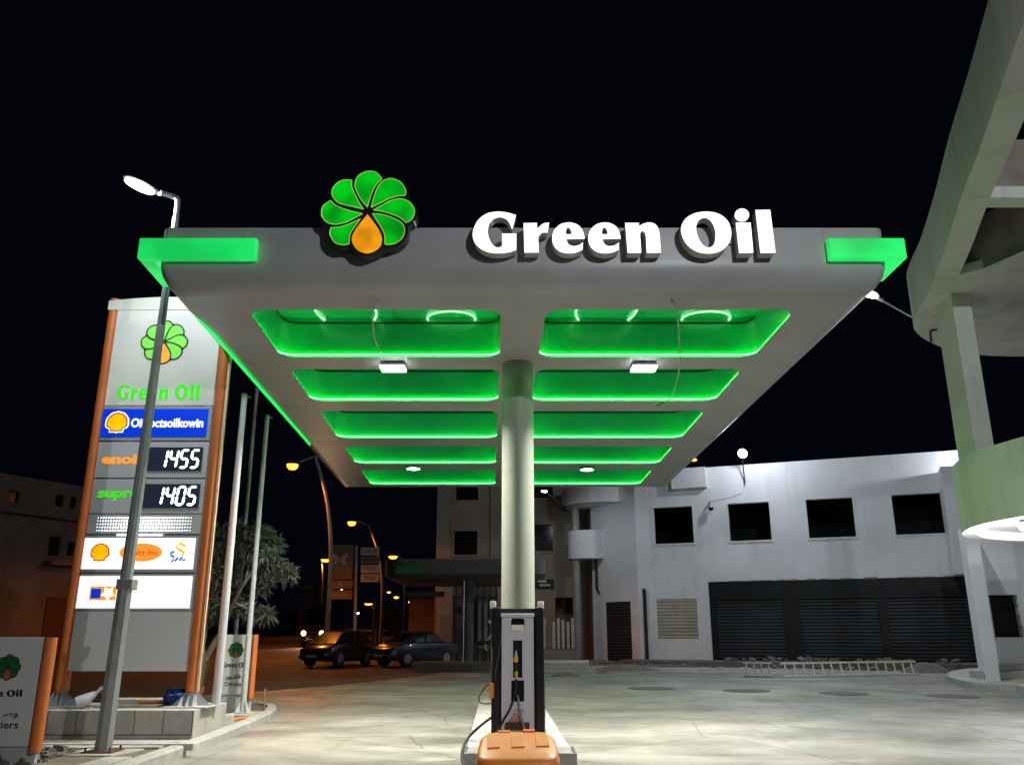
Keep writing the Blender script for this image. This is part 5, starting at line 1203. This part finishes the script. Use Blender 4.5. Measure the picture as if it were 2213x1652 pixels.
# ------------------------------------------------------------------ old station with flat canopy
OY = 33.0
def o3(u, v, Y=OY): return atY(u, v, Y)
os_ = thing('old_station_canopy', (o3(1010, 1430).x, OY, gz(OY)), 'low dark flat canopy of the old station on a thick column', 'canopy')
xl_, xr_ = o3(838, 1230).x, o3(1178, 1230).x; zb_, zt_ = o3(1000, 1254).z, o3(1000, 1214).z
m_ = MB(); ring = lambda d, z: [(x, y, z) for x, y in rrect(xl_ + d, xr_ - d, OY - 1.5 + d, OY + 4 - d, .8 - d * .5)]
m_.loft([ring(.35, zb_ - .02), ring(.12, zb_ + .04), ring(0, zb_ + .18), ring(0, zt_), ring(.1, zt_)]); m_.build('roof', 'old_canopy', os_, smooth=40)
m_ = MB(); a, b = o3(836, 1231, OY - 1.5), o3(909, 1228, OY - 1.5); m_.box(a.x + .3, b.x, OY - 1.53, OY - 1.5, a.z - .12, a.z + .12); m_.build('green_band', 'dark_green', os_)
a = o3(998, 1300); b = o3(1024, 1300)
m_ = MB(); m_.tube([((a.x + b.x) / 2, OY, gz(OY)), ((a.x + b.x) / 2, OY, zb_ + .02)], (b.x - a.x) / 2, 20); m_.build('column', 'old_canopy', os_, smooth=40)
m_ = MB(); m_.tube([(o3(1003, 1300).x, OY - .35, gz(OY)), (o3(1003, 1300).x, OY - .35, zb_)], .035, 8); m_.build('drainpipe', 'steel', os_)
m_ = MB(); m_.box(o3(900, 1440).x, o3(1075, 1440).x, OY - 1.2, OY + 1.2, gz(OY) - .1, o3(950, 1434, OY - 1.2).z + .05); oi = tag(m_.build('old_pump_island', 'asphalt', bevel=.03), 'dark raised island under the old station canopy', 'pump island')
# kiosk and frames under it
t = thing('station_kiosk', (o3(1050, 1420, OY + 5).x, OY + 5, gz(38)), 'dim glazed kiosk with blue frames under the old canopy', 'kiosk')
KYo = OY + 5
m_ = MB(); m_.box(o3(975, 1400, KYo).x, o3(1075, 1400, KYo).x, KYo + .3, KYo + .5, gz(38), o3(1000, 1262, KYo).z); m_.build('back_wall', 'brown_plaster', t)
for u in (985, 1000, 1032, 1045, 1058, 1072):
    q = o3(u, 1300, KYo); m_ = MB(); m_.box(q.x - .03, q.x + .03, KYo, KYo + .06, gz(38), o3(u, 1265, KYo).z); m_.build('mullion', 'shutter_dark', t)
m_ = MB(); m_.box(o3(975, 1400, KYo).x, o3(1075, 1400, KYo).x, KYo - .02, KYo + .08, o3(1000, 1292, KYo).z, o3(1000, 1287, KYo).z); m_.build('transom', 'shutter_dark', t)
m_ = MB(); m_.box(o3(1030, 1400, KYo).x, o3(1072, 1400, KYo).x, KYo + .08, KYo + .1, gz(38) + .9, o3(1000, 1294, KYo).z); m_.build('pane', 'pole_grey', t)
m_ = MB(); m_.box(o3(878, 1265, OY + 1).x, o3(960, 1265, OY + 1).x, OY + 1, OY + 1.2, o3(900, 1289, OY + 1).z, o3(900, 1277, OY + 1).z); tag(m_.build('low_awning', 'old_canopy'), 'grey awning strip hanging below the old canopy', 'awning')
m_ = MB(); m_.box(o3(884, 1300, 50).x, o3(960, 1300, 50).x, 50, 52, gz(50), o3(900, 1292, 50).z); tag(m_.build('brown_shed', 'brown_plaster'), 'low brown shed behind the old station', 'shed')
m_ = MB(); q = o3(1060, 1345); m_.tube(catm([o3(1055, 1340), o3(1062, 1352), o3(1060, 1370), o3(1052, 1382)], 5), .04, 6); m_.tube(catm([o3(1050, 1390), o3(1047, 1398), o3(1052, 1404)], 4), .03, 6); tag(m_.build('pale_hose', 'pole_white'), 'pale curled hose hanging left of the black pump', 'hose')

# table and junk below
m_ = MB()
for (u0, u1, v0, v1) in ((1030, 1075, 1398, 1400), ): m_.box(o3(u0, v0).x, o3(u1, v0).x, OY + .5, OY + 1.2, o3(u0, v1).z, o3(u0, v0).z + .05)
for u in (1033, 1052, 1072): m_.tube([(o3(u, 1400).x, OY + .8, gz(OY)), (o3(u, 1400).x, OY + .8, o3(u, 1399).z)], .04, 6)
tag(m_.build('work_table', 'wood'), 'wooden table with junk left of the black pump', 'table')
# signboard of the old station on its right side
m_ = MB(); bo = o3(1120, 1270); m_.box(o3(1140, 1262).x, o3(1197, 1262).x, OY - .2, OY - .1, o3(1150, 1273).z, o3(1150, 1251).z)
t = tag(m_.build('hanging_board', 'dark_metal'), 'dark board with pale marks under the right end of the old canopy', 'sign')
for u0, u1, v0, v1 in ((1142, 1155, 1255, 1264), (1160, 1180, 1253, 1258), (1165, 1188, 1262, 1266)):
    m_ = MB(); m_.box(o3(u0, v0).x, o3(u1, v0).x, OY - .21, OY - .2, o3(u0, v1).z, o3(u0, v0).z); m_.build('printed_mark', 'sign_grey', t)

# ------------------------------------------------------------------ distant twin sign
SY = 48.0
def s3(u, v): return atY(u, v, SY)
t = thing('twin_sign', (s3(768, 1380).x, SY, gz(SY)), 'brown butterfly signboard and pale price boards on one grey post', 'sign')
m_ = MB(); m_.tube([(s3(768, 1380).x, SY, gz(SY)), (s3(770, 1178).x, SY, s3(770, 1178).z)], .09, 12); m_.build('post', 'pole_grey', t)
def sbox(u0, u1, v0, v1, mt, nm='board', d=0, par=t):
    m_ = MB(); m_.box(s3(u0, v0).x, s3(u1, v0).x, SY - .1 - d, SY + .1 - d, s3(u0, v1).z, s3(u0, v0).z); return m_.build(nm, mt, par, bevel=.01)
bd = sbox(715, 765, 1177, 1250, 'sign_brown')
MSY = Matrix.Translation((0, SY, 0)); bx, bz = s3(735, 1205).x, s3(735, 1202).z
for sx in (-1, 1):
    flat('butterfly_wing', [crom([(bx + sx * .03, bz - .1, c), (bx + sx * .2, bz + .12), (bx + sx * .48, bz + .22, c), (bx + sx * .4, bz - .02), (bx + sx * .3, bz - .16), (bx + sx * .3, bz - .38), (bx + sx * .14, bz - .36), (bx + sx * .03, bz - .12, c)], 4)], MSY, 'butterfly', bd, .02, -.12)
m_ = MB(); m_.tube([s3(742, 1222) + Vector((0, -.12, 0)), s3(750, 1214) + Vector((0, -.12, 0))], .05, 6); m_.build('printed_mark', 'sign_pale', bd); m_ = MB(); m_.tube([s3(752, 1236) + Vector((0, -.12, 0)), s3(756, 1240) + Vector((0, -.12, 0))], .05, 6); m_.build('printed_mark', 'sign_pale', bd)
b2 = sbox(714, 763, 1253, 1271, 'sign_brown'); text_fit('sign_text', 'mobile', MSY @ Matrix.Translation((0, -.102, 0)), s3(729, 1262).x, s3(741, 1262).x, s3(735, 1263).z, s3(735, 1259).z, 'sign_pale', b2)
b2 = sbox(713, 762, 1274, 1294, 'sign_brown'); text_fit('sign_text', 'boutiquekawa', MSY @ Matrix.Translation((0, -.102, 0)), s3(718, 1284).x, s3(752, 1284).x, s3(735, 1286).z, s3(735, 1281).z, 'sign_pale', b2)
for v0, v1, tx, mt in ((1182, 1199, 'sndb.nzl', 'sign_pale'), (1201, 1217, '0000', 'sign_brown'), (1220, 1237, 'noogvpm', 'sign_pale'), (1239, 1257, 'Filmer', 'sign_pale')):
    b2 = sbox(780, 820, v0, v1, mt); text_fit('sign_text', tx, MSY @ Matrix.Translation((0, -.102, 0)), s3(788, v0).x, s3(812, v0).x, s3(800, v1 - 5).z, s3(800, v0 + 5).z, 'dark_metal', b2)

# ------------------------------------------------------------------ sodium street lamps
def sodium(u, v, ub, vb, vtop, Y, label, energy, arm=True, utop=None, r=.12, lens=.5):
    """curved pole standing at ub, its lamp head seen at (u, v)"""
    h = atY(u, v, Y); zb = gz(min(Y, 160)); bx = atY(ub, vb, Y).x; ut = ub if utop is None else utop; top = atY(ut, vtop, Y)
    t = thing('sodium_street_lamp', (bx, Y, zb), label, 'street lamp', 'orange sodium street lamps along the road')
    hh = top.z - zb
    m_ = MB(); m_.tube(catm([(bx, Y, zb), (bx, Y, zb + hh * .45), (bx + (top.x - bx) * .3, Y, zb + hh * .75), tuple(top)], 6), [r * (1 - .45 * i / 18) for i in range(19)], 8); m_.build('pole', 'pole_grey', t, smooth=40)
    if arm: m_ = MB(); m_.tube([tuple(top), (h.x + (.3 if top.x > h.x else -.3), Y, h.z + .12)], r * .4, 6); m_.build('arm', 'pole_grey', t)
    m_ = MB(); m_.lathe([(.001, .12), (lens * .5, .1), (lens * .62, 0)], h, 16); m_.build('lamp_head', 'dark_metal', t, smooth=50)
    m_ = MB(); m_.lathe([(lens * .55, .0), (lens * .5, -.14), (lens * .3, -.24), (.001, -.27)], h, 16); m_.build('lens', 'lamp_sodium', t, smooth=60)
    light('SPOT', h + Vector((0, -.1, -.35)), energy, (1, .27, .04), t, h + Vector((0, -.6, -5)), .15, 150, .35)
    return t
sodium(632, 1003, 705, 1380, 985, 40, 'nearest orange street lamp on a tall curved pole left of the canopy', 2000, utop=681, lens=.5)
sodium(760, 1127, 822, 1372, 1135, 56, 'second orange street lamp beyond the twin sign, on a bent pole', 1600, utop=797, lens=.5)
sodium(703, 1208, 690, 1372, 1200, 85, 'orange street lamp glowing beside the butterfly signboard', 600, arm=False, utop=694, lens=.8)
sodium(849, 1201, 872, 1372, 1204, 80, 'orange street lamp above the left end of the old canopy', 350, utop=866, lens=.75)
sodium(796, 1303, 806, 1372, 1300, 130, 'far orange street lamp low between the poles', 300, arm=False, utop=803, lens=1.1)
for (u, v, lab, s_) in ((840, 1279, 'tiny distant orange light, uppermost of the small row', .35), (856, 1290, 'tiny distant orange light, middle of the small row', .45), (888, 1300, 'tiny distant orange light, lowest of the small row', .5), (736, 1273, 'tiny white distant light beside the signboard', .25), (773, 1324, 'tiny bluish distant light above the road', .25), (1499, 993, 'small orange light peeping beyond the right canopy edge', .22)):
    Yd = 150 if v > 1100 else 60
    q = atY(u, v, Yd); t = thing('distant_lamp', (q.x, Yd, gz(Yd)), lab, 'lamp', 'tiny distant lights')
    m_ = MB(); m_.lathe([(.001, .5 * s_), (s_ * .8, .3 * s_), (s_, 0), (s_ * .8, -.3 * s_), (.001, -.5 * s_)], q, 12); m_.build('bulb', 'lamp_sodium' if 'orange' in lab else 'lamp_white', t, smooth=60)
    m_ = MB(); m_.tube([(q.x, Yd + .4 * s_, gz(Yd)), (q.x, Yd + .4 * s_, q.z)], .06, 6); m_.build('pole', 'dark_metal', t)
# extra dark poles near the junction
for (u, Y, vt, lab) in ((806, 60, 1290, 'dark slender post in front of the far lamp'), (815, 52, 1330, 'short dark post right of the slender one'), (738, 70, 1260, 'thin dark post below the butterfly board')):
    q = atY(u, 1372, Y); m_ = MB(); m_.tube([(q.x, Y, gz(Y)), (q.x, Y, atY(u, vt, Y).z)], .09, 8); tag(m_.build('dark_post', 'dark_metal'), lab, 'post', 'dark posts by the junction')

# ------------------------------------------------------------------ cars
def car(name, loc, heading, label, paint, Lc=4.2, Wc=1.66, Hc=1.42, hatch=False):
    t = thing(name, loc, label, 'car', None, heading)   # local +x = forward
    Mw = WM[t]
    def X(x, y, z): return Mw @ Vector((x, y, z))
    h2 = Wc / 2
    st = [(-Lc / 2, .42, .70, .80), (-Lc / 2 + .06, .26, .86, .94), (-Lc / 2 + .7, .22, .92, 1.0), (-.5, .2, .93, 1.0), (.55, .2, .92, 1.0), (1.1, .2, .87, .98), (Lc / 2 - .45, .22, .80, .94), (Lc / 2 - .08, .26, .70, .86), (Lc / 2, .36, .58, .74)]
    m_ = MB(); rings = []
    for x, zl_, zh, w in st:
        yy = h2 * w
        rings.append([X(x, -yy * .9, zl_), X(x, -yy, zl_ + .12), X(x, -yy, zh - .2), X(x, -yy * .95, zh - .04), X(x, -yy * .84, zh), X(x, yy * .84, zh), X(x, yy * .95, zh - .04), X(x, yy, zh - .2), X(x, yy, zl_ + .12), X(x, yy * .9, zl_)])
    m_.loft(rings); m_.build('car_body', paint, t, smooth=45)
    rb = -Lc / 2 + (.25 if hatch else .75)
    m_ = MB(); pr = [(rb, .90, .86), (rb + .42, Hc - .06, .72), (rb + .8, Hc, .70), (.25, Hc - .01, .70), (.55, Hc - .1, .73), (1.12, .90, .86)]
    # glasshouse: pillars and roof in paint, panes as parts
    rings = []
    low = [X(rb, -h2 * .86, .90), X(1.15, -h2 * .86, .88), X(1.15, h2 * .86, .88), X(rb, h2 * .86, .90)]
    top = [X(rb + .5, -h2 * .70, Hc - .04), X(.35, -h2 * .70, Hc - .04), X(.35, h2 * .70, Hc - .04), X(rb + .5, h2 * .70, Hc - .04)]
    roof = [X(rb + .62, -h2 * .62, Hc), X(.22, -h2 * .62, Hc), X(.22, h2 * .62, Hc), X(rb + .62, h2 * .62, Hc)]
    m_.loft([low, top, roof]); cab = m_.build('cabin', paint, t, bevel=.03, smooth=45)
    def pane(a, b, c_, d, f0=.1, f1=.1, nm='window'):
        a, b, c_, d = [Vector(q) for q in (a, b, c_, d)]; ce = (a + b + c_ + d) / 4; n_ = (b - a).cross(d - a).normalized()
        o_ = [ce + (q - ce) * .86 for q in (a, b, c_, d)]; k = .012
        if n_.dot(ce - X(-.2, 0, .9)) < 0: n_ = -n_
        m2 = MB(); m2.hexa([q - n_ * .01 for q in o_] + [q + n_ * k for q in o_]); m2.build(nm, 'glass_dark', t)
    pane(low[1], low[2], top[2], top[1], nm='windscreen'); pane(low[3], low[0], top[0], top[3], nm='rear_window')
    for s_ in (0, 1):
        lo_ = (low[0], low[1]) if s_ == 0 else (low[3], low[2]); to_ = (top[0], top[1]) if s_ == 0 else (top[3], top[2])
        ml, mt_ = (lo_[0] + lo_[1]) / 2, (to_[0] + to_[1]) / 2
        pane(lo_[0], ml, mt_, to_[0], nm='side_window'); pane(ml, lo_[1], to_[1], mt_, nm='side_window')
    for wx in (Lc / 2 - .78, -Lc / 2 + .75):
        for s_ in (-1, 1):
            cc = X(wx, s_ * (h2 - .10), .31); ax = (X(0, 1, 0) - X(0, 0, 0)) * s_
            m_ = MB(); m_.tube([cc - ax * .09, cc - ax * .07, cc + ax * .095, cc + ax * .11], [.27, .31, .31, .27], 22); wo = m_.build('wheel', 'rubber', t, smooth=40)
            m_ = MB(); m_.tube([cc + ax * .105, cc + ax * .118], [.20, .17], 16); m_.build('rim', 'galvanized', wo)
    for s_ in (-1, 1):
        m_ = MB(); a = X(Lc / 2 - .02, s_ * h2 * .56, .62); m_.obox(a, (.08, .32, .13), heading); m_.build('headlight', 'glass_dark', t, bevel=.02)
        m_ = MB(); m_.obox(X(.78, s_ * (h2 + .07), .95), (.12, .16, .11), heading); m_.build('wing_mirror', paint, t, bevel=.02)
        m_ = MB(); m_.obox(X(-Lc / 2 + .01, s_ * h2 * .66, .66), (.06, .24, .16), heading); m_.build('tail_light', 'red_plastic', t, bevel=.01)
    m_ = MB(); m_.obox(X(Lc / 2 + .01, 0, .38), (.10, Wc * .8, .14), heading); m_.build('bumper', 'black_plastic', t, bevel=.03)
    m_ = MB(); m_.obox(X(Lc / 2 + .065, 0, .42), (.015, .48, .10), heading); m_.build('number_plate', 'plate', t)
    m_ = MB(); m_.obox(X(Lc / 2 - .0, 0, .60), (.05, .55, .09), heading); m_.build('grille', 'black_plastic', t)
    return t
q1 = gp(715, 1441); q2 = gp(872, 1441)
car('parked_car', (q1.x + .1, q1.y + .8, gz(q1.y + .8)), R(-90 - 24), 'dark hatchback parked below the butterfly sign, facing the camera', 'car_black', 3.4, 1.5, 1.36, True)
car('parked_car', (q2.x + .3, q2.y + 1.0, gz(q2.y + 1)), R(-90 - 42), 'grey blue saloon parked right of the dark hatchback', 'car_blue', 3.6, 1.5, 1.33)
YH = 58
q3 = atY(674, 1367, YH)
oc = car('oncoming_car', (q3.x, YH + 2.3, gz(YH)), R(-92), 'oncoming car with glowing headlights on the dark road', 'car_black', 4.1, 1.66, 1.42)
for u in (656, 695):
    q = atY(u, 1367, YH); m_ = MB(); m_.lathe([(.001, -.05), (.13, -.02), (.16, .05), (.12, .12)], q, 14, 'Y'); m_.build('lit_headlight', 'lamp_headlight', oc, smooth=60)
light('SPOT', q3 + Vector((0, -.4, 0)), 700, (1, .6, .3), oc, (q3.x + 1.5, 30, .3), .1, 70, .8)

# ------------------------------------------------------------------ dim house at the far left
HY = 38
h0, h1 = Vector((atY(-60, 1372, HY).x, HY, 0)), Vector((atY(190, 1372, HY + 5).x, HY + 5, 0))
FH = frame_of(h0, h1); WH = lambda u, v: on_wall(h0, h1, u, v)
t = thing('corner_house', (h0.x, h0.y, gz(HY)), 'dim flat roofed house at the left edge with small upper windows', 'building')
hs = []
for (ul, ur, vt, vb) in ((122, 140, 1068, 1094), (153, 167, 1073, 1098), (108, 133, 1158, 1200), (148, 164, 1170, 1200), (20, 44, 1060, 1085)):
    s0, s1 = WH(ul, vt)[0], WH(ur, vt)[0]; hs.append([s0, s1, WH((ul + ur) / 2, vb)[1], WH((ul + ur) / 2, vt)[1]])
m_ = MB(); LH = (h1 - h0).length; wall_grid(m_, FH, 0, LH, 0, WH(150, 1046)[1], hs, .25); m_.build('front_wall', 'brown_plaster', t)
m_ = MB(); fbox(m_, FH, 0, LH, 1.5, 8, 0, WH(150, 1046)[1] - .02); m_.build('house_core', 'brown_plaster', t)
for h in hs: m_ = MB(); fbox(m_, FH, h[0], h[1], .15, .18, h[2], h[3]); m_.build('window', 'glass_dark', t)
m_ = MB(); fbox(m_, FH, -.2, LH + .3, -.7, 0, WH(100, 1120)[1], WH(100, 1112)[1]); fbox(m_, FH, WH(95, 1200)[0], LH + .3, -.6, 0, WH(130, 1222)[1], WH(130, 1214)[1]); m_.build('ledge', 'brown_plaster', t)
m_ = MB(); fbox(m_, FH, WH(100, 1300)[0], WH(178, 1300)[0], -.05, -.01, .5, WH(130, 1290)[1]); m_.build('garage_door', 'rust', t)
m_ = MB(); fbox(m_, FH, WH(125, 1380)[0], LH + 2.5, -3, -2.7, .3, WH(130, 1335)[1]); tag(m_.build('roadside_wall', 'brown_plaster', bevel=.02), 'low brown wall before the dim house at left', 'wall')
m_ = MB(); a, b = atY(45, 1400, 30), atY(128, 1400, 30)
# low dark buildings across the road
for (u0, u1, vt, Y, lab) in ((640, 700, 1262, 95, 'low dark building behind the oncoming car'), (560, 640, 1330, 110, 'long dark shed far beyond the tree')):
    a, b = atY(u0, 1372, Y), atY(u1, 1372, Y); t = thing('roadside_building', ((a.x + b.x) / 2, Y, gz(Y)), lab, 'building')
    m_ = MB(); m_.box(a.x, b.x, Y, Y + 8, gz(Y), atY(u0, vt, Y).z); m_.build('wall', 'brown_plaster', t)
    m_ = MB(); m_.box(a.x - .3, b.x + .3, Y - .8, Y + 8.3, atY(u0, vt, Y).z + .001, atY(u0, vt, Y).z + .3); m_.build('roof', 'brown_plaster', t)
    m_ = MB(); m_.box(a.x + .5, a.x + 1.6, Y - .03, Y, atY(u0, vt + 9, Y).z, atY(u0, vt + 3, Y).z); m_.build('lit_board', 'butterfly', t)
# dark trees across the road
for (u, vb_, vt, Y, w, lab, sd) in ((692, 1372, 1305, 75, 24, 'dark bushy tree behind the oncoming car', 5), (850, 1372, 1310, 90, 26, 'dark round tree beyond the posts', 9), (915, 1372, 1325, 70, 20, 'dark low tree left of the old station', 13)):
    rr = random.Random(sd); b0 = atY(u, 1372, Y); t = thing('dark_tree', (b0.x, Y, gz(Y)), lab, 'tree', 'dark trees beyond the road')
    m_ = MB(); m_.tube([(b0.x, Y, gz(Y)), (b0.x + .1, Y, atY(u, (vb_ + vt) / 2, Y).z)], [.2, .12], 8); m_.build('trunk', 'bark', t)
    m_ = MB()
    for _ in range(160):
        a = rr.uniform(0, 6.283); q = math.sqrt(rr.random()); pc = atY(u + w * q * math.cos(a), (vt + 28) + 27 * q * math.sin(a), Y + rr.uniform(-1, 1)); leaf_cluster(m_, pc, Vector((0, 0, 1)), 8, .6, .09, rr)
    m_.build('crown', 'leaf_dark', t, fix=False)

# ------------------------------------------------------------------ bottom left: rubble, weeds, edging stones
rr = random.Random(21); m_ = MB()
for _ in range(320):
    x = rr.uniform(-7.4, -5.75) ; y = rr.uniform(10.2, 12.35); r = abs(rr.gauss(.0, .035)) + .015
    if y > 11.9 and rr.random() < .5: continue
    m_.obox((x, y, .105 + r * .5), (r * 2.2, r * 1.6, r * 1.5), rr.uniform(0, 3), rr.uniform(-.5, .5), rr.uniform(-.5, .5))
tag(m_.build('broken_stones', 'rubble_stone'), kind='stuff')
m_ = MB()
for _ in range(60):
    x = rr.uniform(-7.2, -5.8); y = rr.uniform(10.3, 11.8); leaf_cluster(m_, Vector((x, y, .14)), Vector((0, 0, 1)), 7, .13, .014, rr)
tag(m_.build('dry_weeds', 'leaf', fix=False), kind='stuff')
for (x, y, w, d, lab) in ((-6.1, 12.75, 3.4, .12, 'long low edging strip before the totem plinth'),):
    m_ = MB(); m_.box(x - w / 2, x + w / 2, y - d / 2, y + d / 2, .08, .17); tag(m_.build('edging_strip', 'kerb_concrete', bevel=.01), lab, 'edging')

# a further white street lamp of the forecourt, behind the viewer to the right: it throws the letters' shadows
t = thing('street_lamp', (6.2, -2.0, 0), 'tall forecourt street lamp standing behind the viewer', 'street lamp')
m_ = MB(); m_.tube([(6.2, -2, 0), (6.2, -2, 9.6)], [.09, .05], 10); m_.build('pole', 'pole_grey', t)
lp = lamp_head(t, Vector((5.7, -1.6, 9.75)), Vector((-.8, .6, .05)), .6, .3, 'lamp_white')
light('SPOT', lp + Vector((-.1, .1, -.1)), 2900, (.92, .95, 1), t, (1.5, 11, 4.5), .10, 130, .6)
